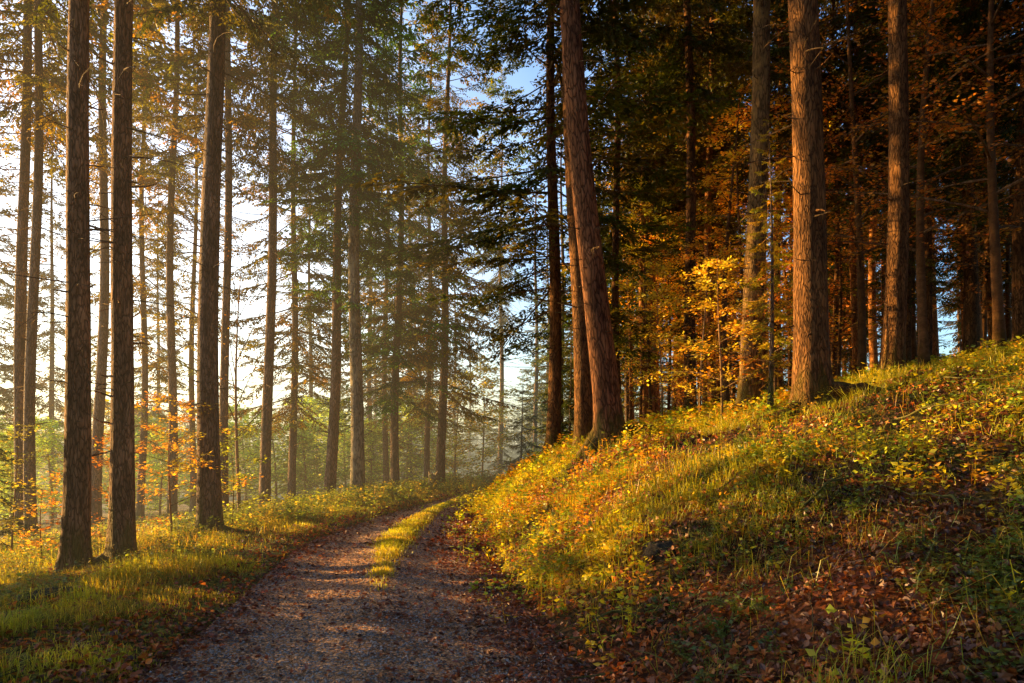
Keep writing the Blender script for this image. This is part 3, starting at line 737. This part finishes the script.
def blades(X, Y, rg, hmin, hmax, w, cols, lean=.5, zfun=ground_z, hscale=None):
    n = len(X); Z = zfun(X, Y) - .01
    h = rg.uniform(hmin, hmax, n)
    if hscale is not None: h = h * hscale(X, Y)
    a = rg.uniform(0, 2 * PI, n); ln = np.abs(rg.normal(lean, lean * .6, n))
    d = np.stack([np.cos(a), np.sin(a), np.zeros(n)], -1); s = np.stack([-np.sin(a + .6), np.cos(a + .6), np.zeros(n)], -1)
    b = np.stack([X, Y, Z], -1); ww = (w * rg.uniform(.6, 1.3, n) * np.clip(Y / 9, 1, 2.6))[:, None]
    hh = h[:, None]; up = np.array([0, 0, 1.])
    m = b + up * hh * .6 + d * hh * .22 * ln[:, None]
    t = b + up * hh * (1 - .4 * np.clip(ln, 0, 2))[:, None] + d * hh * .75 * ln[:, None]
    V = np.stack([b - s * ww, b + s * ww, m - s * ww * .75, m + s * ww * .75, t], 1)
    F = np.array([[0, 1, 3], [0, 3, 2], [2, 3, 4]])
    Fa = (np.arange(n)[:, None, None] * 5 + F[None]).reshape(-1, 3)
    cols = np.array(cols); pick = (fbm(X, Y, 1.1, 3) * len(cols) * 1.6 - len(cols) * .3 + rg.normal(0, .7, n)).astype(int) % len(cols)
    c = cols[pick] * rg.uniform(.7, 1.25, (n, 1))
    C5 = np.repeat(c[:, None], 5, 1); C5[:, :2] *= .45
    return V, Fa, C5.reshape(-1, 3)

def stuff(name, parts, mat, label, cat):
    mb = MB()
    for V, F_, c in parts: mb.add(V, F_, c)
    o = link(name, mb.mesh(name, [mat])); o['kind'] = 'stuff'; o['label'] = label; o['category'] = cat
    return o

G_V = [(.30, .36, .02), (.42, .44, .03), (.38, .31, .05), (.12, .16, .02), (.3, .2, .05)]
G_B = [(.30, .34, .02), (.40, .38, .025), (.13, .19, .02), (.44, .32, .04), (.22, .29, .02)]
def d_verge(X, Y):
    dl = roadL(Y) - X
    return smooth(-.12, .35, dl) * (1 - smooth(3.2, 8.5, dl) * .75) * (.10 + 1.2 * smooth(.40, .60, fbm(X, Y, 1.0, 3)))
def d_bank(X, Y):
    dr = X - roadR(Y)
    dark = smooth(2.2, 4.4, X / Y * 6.0 + 0) * (1 - smooth(8.5, 11, Y))
    n = fbm(X + 9, Y, .9, 3)
    return smooth(.0, .5, dr) * (.12 + smooth(.44, .60, n)) * lerp(.12, 1, smooth(5, 8.5, Y)) * (1 - .8 * dark)
_tb = [(wx(816, 10.2), 10.2, .95), (wx(608, 12.6), 12.6, .75), (wx(75, 10.2), 10.2, .5), (wx(119, 10.6), 10.6, .5), (wx(208, 12.8), 12.8, .5), (wx(892, 13.0), 13.0, .5), (wx(752, 14.2), 14.2, .5)]
def bare(X, Y):
    k = 1.0
    for (a_, b_, r_) in _tb: k = k * smooth(r_ * .45, r_ * 1.15, np.hypot(X - a_ - .15 * r_, Y - b_))
    return .08 + .92 * k
def d_strip(X, Y):
    L, Rr = roadL(Y), roadR(Y); t = (X - L) / (Rr - L)
    return strip_amount(t, Y, X) * (t > 0) * (t < 1)

X1, Y1, r1 = scatter(520000, -14, 1, 3.4, 34, d_verge, 1)
X1b, Y1b, r1b = scatter(120000, -5, 3, 18, 40, d_verge, 9)
hsv = lambda X, Y: (.15 + 1.4 * fbm(X, Y, 1.3, 3)) * lerp(.45, 1.25, smooth(0, 1.2, roadL(Y) - X))
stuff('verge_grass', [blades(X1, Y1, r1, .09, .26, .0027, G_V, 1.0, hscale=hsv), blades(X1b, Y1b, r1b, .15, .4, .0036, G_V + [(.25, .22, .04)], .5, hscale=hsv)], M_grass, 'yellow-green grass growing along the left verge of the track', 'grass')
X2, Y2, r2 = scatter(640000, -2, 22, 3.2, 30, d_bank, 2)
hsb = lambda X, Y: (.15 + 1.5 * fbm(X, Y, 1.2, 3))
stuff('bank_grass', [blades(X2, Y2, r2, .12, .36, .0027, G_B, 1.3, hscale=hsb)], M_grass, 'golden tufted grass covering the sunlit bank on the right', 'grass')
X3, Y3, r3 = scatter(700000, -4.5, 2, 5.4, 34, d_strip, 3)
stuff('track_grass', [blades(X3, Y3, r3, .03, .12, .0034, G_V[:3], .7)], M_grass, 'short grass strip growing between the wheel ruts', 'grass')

# leafy herbs: little stems carrying leaves
def herbs(X, Y, rg, hmin, hmax, nl, size, cols, wide=.5):
    n = len(X); h = rg.uniform(hmin, hmax, n); Z = ground_z(X, Y)
    t = rg.random((n, nl)); t = .15 + .85 * t
    ax = rg.uniform(0, 2 * PI, n); lean = rg.uniform(0, .35, n)
    top = np.stack([np.cos(ax) * lean * h, np.sin(ax) * lean * h, h], -1)
    b = np.stack([X, Y, Z], -1)[:, None] + top[:, None] * t[..., None]
    a = rg.uniform(0, 2 * PI, (n, nl))
    d = norm(np.stack([np.cos(a), np.sin(a), rg.uniform(-.4, .6, (n, nl))], -1))
    sz = size * rg.uniform(.55, 1.3, (n, nl)) * np.clip(Y / 10, 1, 2)[:, None]
    b = b + d * (wide * h[:, None, None] * (1 - t[..., None] * .7)) * rg.random((n, nl, 1))
    d, b, sz = d.reshape(-1, 3), b.reshape(-1, 3), sz.reshape(-1)
    s = norm(np.cross(d, np.array([0, 0, 1.]) + rg.normal(0, .4, d.shape)))
    K = kites(b, d, s, sz, sz * .36, .25)
    cols = np.array(cols); pc = cols[(fbm(X, Y, .9, 2) * 9 + rg.normal(0, .8, n)).astype(int) % len(cols)]
    c = np.repeat(pc, nl, 0) * rg.uniform(.65, 1.25, (n * nl, 1))
    # stems
    p0 = np.stack([X, Y, Z], -1); p1 = p0 + top; sv = np.array([.003, .002, 0])
    S = np.stack([p0 - sv, p0 + sv, p1], 1)
    return [(K.reshape(-1, 3), kf(len(K)), np.repeat(c, 4, 0)), (S.reshape(-1, 3), np.arange(n * 3).reshape(-1, 3), np.repeat(pc * .6, 3, 0))]

def d_hv(X, Y):
    dl = roadL(Y) - X
    return smooth(.5, 1.6, dl) * (1 - smooth(5, 10, dl)) * smooth(.42, .62, fbm(X + 3, Y, .7, 3)) * lerp(.55, 1, smooth(8, 15, Y))
def d_hb(X, Y):
    dr = X - roadR(Y)
    return (smooth(.05, .5, dr) * smooth(.40, .6, fbm(X + 31, Y, .8, 3)) + .8 * np.exp(-((dr - .8) / .8) ** 2) * smooth(5, 8, Y)) * lerp(.4, 1, smooth(4.5, 8, Y)) * lerp(1, .35, smooth(2.5, 4, X) * (1 - smooth(8.5, 10, Y)))
X4, Y4, r4 = scatter(30000, -15, 0, 4.0, 32, d_hv, 4)
X4b, Y4b, r4b = scatter(9000, -9, 1, 14, 34, lambda X, Y: np.exp(-(((roadL(Y) - X) - 2.0) / 1.2) ** 2), 14)
stuff('verge_herbs', herbs(X4, Y4, r4, .1, .4, 12, .05, LIME + [(.16, .2, .04), (.3, .22, .04)]) + herbs(X4b, Y4b, r4b, .12, .62, 15, .045, [(.3, .36, .04)] + LIME + YELLOW[:1] + [(.2, .22, .05)], .3), M_leaf, 'leafy yellow-green weeds standing among the verge grass', 'weeds')
X5, Y5, r5 = scatter(26000, -2, 20, 3.4, 26, d_hb, 5)
Y_B = [(.48, .44, .02), (.34, .38, .03), (.55, .42, .025), (.2, .29, .03), (.5, .25, .02)]
stuff('bank_herbs', herbs(X5, Y5, r5, .08, .42, 12, .06, Y_B), M_leaf, 'yellow and green seedlings and brambles spread over the bank', 'undergrowth')

# fallen leaves, each a folded six-cornered blade
LT = np.array([[0, 0, 0], [.28, .3, .06], [.62, .26, .05], [1, 0, -.02], [.62, -.26, .05], [.28, -.3, .06]])
LF = np.array([[0, 1, 2], [0, 2, 3], [0, 3, 4], [0, 4, 5]])
MT = np.array([[0, 0, 0], [.1, .42, .05], [.32, .25, .03], [.5, .55, .1], [.62, .24, .03], [1, 0, -.05], [.62, -.24, .03], [.5, -.55, .1], [.32, -.25, .03], [.1, -.42, .05]])
MF = np.array([[0, 1, 2], [0, 2, 4], [2, 3, 4], [0, 4, 5], [0, 5, 6], [6, 7, 8], [0, 6, 8], [0, 8, 9]])
def litter(X, Y, rg, smin, smax, cols, tilt=.35, lift=.02, T=LT, F0=LF, far=1.8):
    n = len(X); Z = ground_z(X, Y) + rg.random(n) * lift + .006
    s = rg.uniform(smin, smax, n) * np.clip(Y / 9, 1, far)
    e = .05
    nx_ = (ground_z(X + e, Y) - ground_z(X - e, Y)) / (2 * e); ny_ = (ground_z(X, Y + e) - ground_z(X, Y - e)) / (2 * e)
    N = norm(np.stack([-np.clip(nx_, -1.5, 1.5), -np.clip(ny_, -1.5, 1.5), np.ones(n)], -1) + rg.normal(0, tilt, (n, 3)))
    a = rg.normal(0, 1, (n, 3)); D = norm(a - N * (a * N).sum(-1, keepdims=True)); S = np.cross(N, D)
    curl = rg.uniform(.3, 6, n)[:, None, None]
    V = np.stack([X, Y, Z], -1)[:, None] + s[:, None, None] * (T[None, :, 0:1] * D[:, None] + T[None, :, 1:2] * S[:, None] + T[None, :, 2:3] * curl * N[:, None])
    k = len(T)
    Fa = (np.arange(n)[:, None, None] * k + F0[None]).reshape(-1, 3)
    cols = np.array(cols); c = cols[rg.integers(len(cols), size=n)] * rg.uniform(.5, 1.35, (n, 1))
    near_shade = smooth(1.0, 3.0, X) * (1 - smooth(6.5, 9.0, Y)); c = c * (1 - .55 * near_shade)[:, None]  # shade of the near right bank painted into the leaf colours
    return V.reshape(-1, 3), Fa, np.repeat(c, k, 0)
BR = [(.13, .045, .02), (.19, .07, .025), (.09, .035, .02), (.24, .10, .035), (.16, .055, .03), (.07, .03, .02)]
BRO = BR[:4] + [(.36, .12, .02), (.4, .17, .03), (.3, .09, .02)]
def d_lr(X, Y):
    L, Rr = roadL(Y), roadR(Y); t = (X - L) / (Rr - L)
    on = (t > -.02) & (t < 1.02)
    e = np.clip(np.exp(-((t - 1) / .2) ** 2) * .9 + np.exp(-(t / .14) ** 2) * .35 + .05 + .16 * smooth(.5, .7, fbm(X, Y, 1.5, 3)), 0, 1)
    return on * e * (1 - smooth(16, 30, Y) * .6)
X6, Y6, r6 = scatter(90000, -4.5, 1.6, 3.6, 30, d_lr, 6, green=False)
d_lb = lambda X, Y: smooth(-.05, .2, X - roadR(Y)) * (.6 + .4 * smooth(.38, .6, fbm(X + 70, Y, .7, 3))) * lerp(1, .5, smooth(7, 11, Y))
X7, Y7, r7 = scatter(330000, -2, 24, 3.0, 26, d_lb, 7, green=False)
d_lv = lambda X, Y: smooth(-.1, .1, roadL(Y) - X) * (.12 + .4 * np.exp(-((roadL(Y) - X) / .5) ** 2) + .5 * smooth(.5, .65, fbm(X + 20, Y, .7, 3)))
X8, Y8, r8 = scatter(90000, -14, 0, 4, 26, d_lv, 8, green=False)
m7 = r7.random(len(X7)) < .12
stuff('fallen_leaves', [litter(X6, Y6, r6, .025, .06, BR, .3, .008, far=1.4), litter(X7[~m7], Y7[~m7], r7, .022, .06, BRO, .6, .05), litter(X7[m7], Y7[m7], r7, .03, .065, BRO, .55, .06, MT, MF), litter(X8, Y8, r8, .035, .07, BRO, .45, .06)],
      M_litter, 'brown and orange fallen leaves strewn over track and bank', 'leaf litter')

tw_v, tw_f, tw_n = [], [], 0
rgT = np.random.default_rng(55)
for q in range(420):
    Y_ = 3.2 * (18 / 3.2) ** rgT.random(); X_ = rgT.uniform(-1, Y_ * .85) if rgT.random() < .8 else -3.5 - rgT.random() * max(0, Y_ * .8 - 3.5)
    if roadL(Y_) < X_ < roadR(Y_) + .1: continue
    ln = rgT.uniform(.1, .55); a_ = rgT.uniform(0, 6.28); t_ = np.linspace(0, 1, 5)
    px_, py_ = X_ + np.cos(a_ + .5 * t_) * ln * t_, Y_ + np.sin(a_ + .5 * t_) * ln * t_
    v_, f_ = tube(np.stack([px_, py_, terr(px_, py_) + .03 + rgT.uniform(0, .1) * t_], -1), np.linspace(.006, .002, 5) * rgT.uniform(.6, 1.5), 4)
    tw_v.append(v_); tw_f.append(f_ + tw_n); tw_n += len(v_)
stuff('fallen_twigs', [(np.concatenate(tw_v), np.concatenate(tw_f), (1, 1, 1))], M_wood, 'thin dead twigs strewn among the fallen leaves', 'twigs')
Xg, Yg, rgg = scatter(9000, 0, 9, 3.2, 9, lambda X, Y: smooth(.3, .9, X - roadR(Y)) * smooth(.50, .62, fbm(X + 11, Y + 4, 1.3, 3)), 33)
stuff('slope_greenery', herbs(Xg, Yg, rgg, .05, .2, 9, .04, [(.09, .15, .03), (.13, .17, .03), (.07, .12, .03), (.2, .19, .03)]) + [blades(Xg, Yg, rgg, .1, .3, .003, [(.09, .14, .025), (.14, .18, .03)], 1.6)], M_grass, 'small green plants and drooping grass on the shaded slope', 'undergrowth')

# loose stones on the track
IV = np.array([[1, 0, 0], [-1, 0, 0], [0, 1, 0], [0, -1, 0], [0, 0, 1], [0, 0, -.4]])
IF = np.array([[0, 2, 4], [2, 1, 4], [1, 3, 4], [3, 0, 4]])
X9, Y9, r9 = scatter(70000, -4, 1.2, 3.6, 22, lambda X, Y: ((X > roadL(Y) + .05) & (X < roadR(Y) - .05)) * .9, 19)
n = len(X9); s = r9.uniform(.004, .016, n)
IVv = IV[None] * (s[:, None, None]) * r9.uniform(.6, 1.3, (n, 6, 1))
V = rot_xy(IVv, r9.uniform(0, 6, (n, 1))) * [1, 1, .7] + np.stack([X9, Y9, ground_z(X9, Y9) + s * .2], -1)[:, None]
cst = np.array([.16, .14, .13]) * r9.uniform(.4, 1.9, (n, 1))
M_stone = simple_col_mat('loose_gravel_stone', .85, 60, .2, .003)
stuff('loose_gravel', [(V.reshape(-1, 3), (np.arange(n)[:, None, None] * 6 + IF[None]).reshape(-1, 3), np.repeat(cst, 6, 0))], M_stone, 'small grey and pinkish stones scattered over the track', 'gravel')

# ------------------------------------------------------------------ single small things
def sticks():
    rg = np.random.default_rng(21)
    spots = [('thin curved dead stick poking up beside the roots of the massive trunk', 895, 8.2, 1.1, .5), ('pale forked stick lying on the dark leafy slope at lower right', 960, 5.2, .9, .12),
             ('dead twig lying across the leaves low on the bank beside the track', 640, 5.6, .7, .1), ('long bare twig lying on the upper bank under the crest trees', 930, 9.5, 1.5, .25), ('fallen stick half buried in leaves below the gold grass', 800, 6.0, .9, .1)]
    for lb, px, Y, ln, up in spots:
        x = wx(px, Y); a = rg.uniform(0, 6.28); z = tz(x, Y)
        s = np.linspace(0, 1, 7)
        P = np.stack([np.cos(a + .5 * s) * ln * s, np.sin(a + .5 * s) * ln * s, .03 + up * s + .08 * np.sin(s * 5)], -1)
        # follow the slope underneath
        P[:, 2] += terr(x + P[:, 0], Y + P[:, 1]) - z
        mb = MB(); mb.add(*tube(P, np.linspace(.013, .004, 7), 6), (1, 1, 1), 0, True)
        for q in (2, 4, 5):
            d = rg.normal(0, 1, 3) * [1, 1, .3] + [0, 0, .3]; d /= np.linalg.norm(d)
            mb.add(*tube([P[q], P[q] + d * .12, P[q] + d * .26 + [0, 0, .02]], [.006, .004, .002], 4), (1, 1, 1), 0, True)
        o = link('fallen_stick', mb.mesh('fallen_stick', [M_wood]), None, (x, Y, z)); o['label'] = lb; o['category'] = 'stick'
sticks()

def blob(name, label, cat, px, Y, sx, sy, sz, col, seed, mat, sink=.3):
    rg = np.random.default_rng(seed)
    nu, nv = 40, 20
    u = np.arange(nu) * 2 * PI / nu; v = np.linspace(0, PI, nv)
    Vv, U = np.meshgrid(v, u, indexing='ij')
    n_ = fbm(np.cos(U) * np.sin(Vv) * 2 + seed, np.sin(U) * np.sin(Vv) * 2 + np.cos(Vv) * 1.5, 1.3, 5)
    r = .72 + .6 * n_
    r = r * lerp(1, (r[:, :1] + r[:, -1:]) / 2 / np.maximum(r, .1), np.abs(np.linspace(-1, 1, nu)) ** 12)
    P = np.stack([r * np.sin(Vv) * np.cos(U) * sx, r * np.sin(Vv) * np.sin(U) * sy, r * np.cos(Vv) * sz - sz * sink], -1)
    i = np.arange(nv - 1)[:, None] * nu; j = np.arange(nu)[None]; k = (j + 1) % nu
    a, b, c, d = i + j, i + k, i + nu + k, i + nu + j
    F = np.stack([np.stack([a, c, b], -1), np.stack([a, d, c], -1)], 2).reshape(-1, 3)
    mb = MB(); cc = np.array(col) * lerp(.6, 1.5, n_.reshape(-1, 1)); mb.add(P, F, cc, 0, True)
    x = wx(px, Y)
    o = link(name, mb.mesh(name, [mat]), None, (x, Y, tz(x, Y))); o['label'] = label; o['category'] = cat
M_mossy = simple_col_mat('mossy_old_wood', .95, 22, 1.0, .03, (.5, .5, .5), (1.5, 1.5, 1.3))
blob('tree_stump', 'low dark rotten stump overgrown with moss on the left verge', 'stump', 62, 7.7, .42, .3, .17, (.05, .045, .022), 3, M_mossy)
blob('mossy_rock', 'dark rock jutting from the leaves of the bank above the track', 'rock', 664, 6.4, .2, .16, .13, (.03, .024, .018), 8, M_mossy)

# the broken stump beside the golden spruce
def broken_stump():
    px, Y = 433, 25.2; x = wx(px, Y); z = tz(x, Y)
    sides = 14; th = np.arange(sides) * 2 * PI / sides
    rg = np.random.default_rng(4)
    zs = np.array([-.1, .05, .25, .5]); V = []
    for q, zz in enumerate(zs):
        r = .17 * (1 + .5 * math.exp(-zz / .12))
        V.append(np.stack([r * np.cos(th), r * np.sin(th), np.full(sides, zz)], -1))
    V[-1][:, 2] += rg.uniform(-.12, .22, sides)
    V.append(V[-1] * [.55, .55, 1] - [0, 0, .1])
    V = np.concatenate(V); n = 5
    i = np.arange(n - 1)[:, None] * sides; j = np.arange(sides)[None]; k = (j + 1) % sides
    a, b, c, d = i + j, i + k, i + sides + k, i + sides + j
    F = np.stack([np.stack([a, b, c], -1), np.stack([a, c, d], -1)], 2).reshape(-1, 3)
    V = np.vstack([V, [0, 0, .3]]); e = 4 * sides
    F = np.vstack([F, [[e + q, e + (q + 1) % sides, len(V) - 1] for q in range(sides)]])
    mb = MB(); mb.add(V, F, (1, 1, 1), 0, False)
    o = link('broken_stump', mb.mesh('broken_stump', [M_beech]), None, (x, Y, z + .1)); o['label'] = 'pale splintered stump at the foot of the golden track-side spruce'; o['category'] = 'stump'
broken_stump()

# ferns on the crest at right
def fern(label, px, Y, nf=9, ln=.55, col=(.12, .17, .03), seed=0):
    rg = np.random.default_rng(seed); x = wx(px, Y); z = tz(x, Y)
    root = thing('fern', label, 'fern', (x, Y, z))
    for q in range(nf):
        a = q * 6.283 / nf + rg.normal(0, .25); l = ln * rg.uniform(.75, 1.2)
        s = np.linspace(0, 1, 16)
        P = np.stack([np.cos(a) * l * s, np.sin(a) * l * s, l * (.75 * s - .7 * s * s)], -1)
        mb = MB(); mb.add(*tube(P, np.linspace(.005, .0015, 16), 4), np.array(col) * .6)
        T = norm(np.gradient(P, axis=0)); sd = norm(np.cross(T, [0, 0, 1.]))
        for s2 in (-1, 1):
            d = norm(sd * s2 + T * .35)
            w = l * .24 * np.sin(np.clip(s * 1.05 + .12, 0, 1) * PI) ** .7 + .01
            K = kites(P[1:], d[1:], T[1:], w[1:], np.full(15, l * .026), .1)
            mb.add(K.reshape(-1, 3), kf(15), np.repeat(np.array(col) * rg.uniform(.75, 1.3, (15, 1)), 4, 0))
        link('frond', mb.mesh('frond', [M_leaf]), root)
fern('green fern on the crest left of the brown crest trunk', 952, 13, seed=1, ln=.75)
fern('yellow-green fern at the foot of the dark edge trunk on the crest', 1012, 11.5, seed=2, col=(.2, .2, .04), ln=.7)
fern('small yellowing fern behind the roots of the massive trunk', 868, 10.8, seed=3, col=(.22, .18, .03))
fern('broad-fronded green plant low on the dark slope beside the track', 735, 4.9, 6, .3, (.12, .15, .03), seed=4)

# ------------------------------------------------------------------ valley mist and haze: emission in the volumes stands in for scattered light
def mist(name, poly, z0, z1, dens, colr, label):
    n = len(poly); V = [(x, y, z0) for x, y in poly] + [(x, y, z1) for x, y in poly]
    F = [tuple(range(n))[::-1], tuple(range(n, 2 * n))] + [(i, (i + 1) % n, n + (i + 1) % n, n + i) for i in range(n)]
    me = bpy.data.meshes.new(name); me.from_pydata(V, [], F); me.update()
    k = NT(name + '_air')
    ab = k.n('ShaderNodeVolumeAbsorption'); ab.inputs['Color'].default_value = (0, 0, 0, 1); ab.inputs['Density'].default_value = dens
    em = k.n('ShaderNodeEmission'); em.inputs['Color'].default_value = (*colr, 1); em.inputs['Strength'].default_value = dens
    ad = k.n('ShaderNodeAddShader'); k.l(ab.outputs[0], ad.inputs[0]); k.l(em.outputs[0], ad.inputs[1]); k.l(ad.outputs[0], k.out.inputs['Volume'])
    me.materials.append(k.m)
    o = link(name, me); o['kind'] = 'structure'; o['label'] = label
    return o
mist('valley_mist', [(-26, 30), (1, 30), (4, 48), (60, 110), (120, 420), (-420, 420), (-300, 60)], -8, 10, .0045, (.95, .86, .55), 'warm pale mist lying over the valley')
mist('glow_haze', [(-3.6, 7), (-1.0, 18), (1.0, 29.9), (-27, 29.9), (-24, 20), (-12, 7)], -3, 12, .0024, (2.2, 1.4, .6), 'self-glowing golden haze among the left trees')  # emissive veil imitating the low sun's warm glow over the left trunks

# ------------------------------------------------------------------ sky, sun, camera
SUN_AZ, SUN_EL = -70.0, 9.5
w = bpy.data.worlds.new('World'); SC.world = w; w.use_nodes = True
nt = w.node_tree; nt.nodes.clear()
out = nt.nodes.new('ShaderNodeOutputWorld'); bg = nt.nodes.new('ShaderNodeBackground')
sky = nt.nodes.new('ShaderNodeTexSky'); sky.sky_type = 'NISHITA'; sky.sun_disc = False
sky.sun_elevation = R(SUN_EL); sky.sun_rotation = R(SUN_AZ) % (2 * PI); sky.air_density = 1.2; sky.dust_density = 1.5; sky.ozone_density = 2.0
tcn = nt.nodes.new('ShaderNodeTexCoord')
sd = (math.sin(R(SUN_AZ)) * math.cos(R(SUN_EL)), math.cos(R(SUN_AZ)) * math.cos(R(SUN_EL)), math.sin(R(SUN_EL)))
dp = nt.nodes.new('ShaderNodeVectorMath'); dp.operation = 'DOT_PRODUCT'; nt.links.new(tcn.outputs['Generated'], dp.inputs[0]); dp.inputs[1].default_value = sd
mx = nt.nodes.new('ShaderNodeMath'); mx.operation = 'MAXIMUM'; mx.inputs[1].default_value = 0; nt.links.new(dp.outputs['Value'], mx.inputs[0])
pw = nt.nodes.new('ShaderNodeMath'); pw.operation = 'POWER'; pw.inputs[1].default_value = 4.5; nt.links.new(mx.outputs[0], pw.inputs[0])
sc_ = nt.nodes.new('ShaderNodeVectorMath'); sc_.operation = 'SCALE'; sc_.inputs[0].default_value = (8.0, 5.6, 2.7); nt.links.new(pw.outputs[0], sc_.inputs['Scale'])
# thin bright cloud veil
nz = nt.nodes.new('ShaderNodeTexNoise'); nz.inputs['Scale'].default_value = 3.2; nz.inputs['Detail'].default_value = 6; nt.links.new(tcn.outputs['Generated'], nz.inputs['Vector'])
cr_ = nt.nodes.new('ShaderNodeValToRGB'); cr_.color_ramp.elements[0].position = .46; cr_.color_ramp.elements[1].position = .72
cr_.color_ramp.elements[0].color = (0, 0, 0, 1); cr_.color_ramp.elements[1].color = (1.8, 1.8, 1.8, 1); nt.links.new(nz.outputs['Fac'], cr_.inputs[0])
a1 = nt.nodes.new('ShaderNodeVectorMath'); a1.operation = 'ADD'; sk2 = nt.nodes.new('ShaderNodeVectorMath'); sk2.operation = 'MULTIPLY'; sk2.inputs[1].default_value = (2.0, 2.55, 3.35); nt.links.new(sky.outputs[0], sk2.inputs[0]); nt.links.new(sk2.outputs[0], a1.inputs[0]); nt.links.new(sc_.outputs[0], a1.inputs[1])
sd2 = (math.sin(R(-24)), math.cos(R(-24)), .03)
dp2 = nt.nodes.new('ShaderNodeVectorMath'); dp2.operation = 'DOT_PRODUCT'; nt.links.new(tcn.outputs['Generated'], dp2.inputs[0]); dp2.inputs[1].default_value = sd2
mx2 = nt.nodes.new('ShaderNodeMath'); mx2.operation = 'MAXIMUM'; mx2.inputs[1].default_value = 0; nt.links.new(dp2.outputs['Value'], mx2.inputs[0])
pw2 = nt.nodes.new('ShaderNodeMath'); pw2.operation = 'POWER'; pw2.inputs[1].default_value = 13; nt.links.new(mx2.outputs[0], pw2.inputs[0])
sc2 = nt.nodes.new('ShaderNodeVectorMath'); sc2.operation = 'SCALE'; sc2.inputs[0].default_value = (8.0, 5.9, 3.0); nt.links.new(pw2.outputs[0], sc2.inputs['Scale'])
a0 = nt.nodes.new('ShaderNodeVectorMath'); a0.operation = 'ADD'; nt.links.new(a1.outputs[0], a0.inputs[0]); nt.links.new(sc2.outputs[0], a0.inputs[1]); a1 = a0
a2 = nt.nodes.new('ShaderNodeVectorMath'); a2.operation = 'ADD'; nt.links.new(a1.outputs[0], a2.inputs[0]); nt.links.new(cr_.outputs[0], a2.inputs[1])
nt.links.new(a2.outputs[0], bg.inputs['Color']); bg.inputs['Strength'].default_value = .15
nt.links.new(bg.outputs[0], out.inputs['Surface'])

sl = bpy.data.lights.new('sun', 'SUN'); sl.energy = 17.0; sl.angle = R(.6); sl.color = (1.0, .60, .19)
so = bpy.data.objects.new('sun', sl); C.objects.link(so)
so.rotation_euler = Vector(sd).to_track_quat('Z', 'Y').to_euler(); so.location = Vector(sd) * 60

cam = bpy.data.cameras.new('camera'); co = bpy.data.objects.new('camera', cam); C.objects.link(co)
co.location = (0, 0, EYE); co.rotation_euler = (R(90), 0, 0)
cam.sensor_width = 36; cam.lens = 36 * FPX / 1024; cam.shift_y = (HZ - 341.5) / 1024; cam.clip_end = 3000; cam.clip_start = .05
SC.camera = co
SC.view_settings.view_transform = 'Standard'; SC.view_settings.look = 'None'; SC.view_settings.exposure = 0; SC.view_settings.gamma = 1
cy = SC.cycles
cy.max_bounces = 6; cy.diffuse_bounces = 3; cy.glossy_bounces = 1; cy.transmission_bounces = 4; cy.volume_bounces = 0; cy.transparent_max_bounces = 8
cy.use_denoising = True; cy.sample_clamp_indirect = 4.0; cy.use_adaptive_sampling = True; cy.adaptive_threshold = .03
cy.caustics_reflective = False; cy.caustics_refractive = False
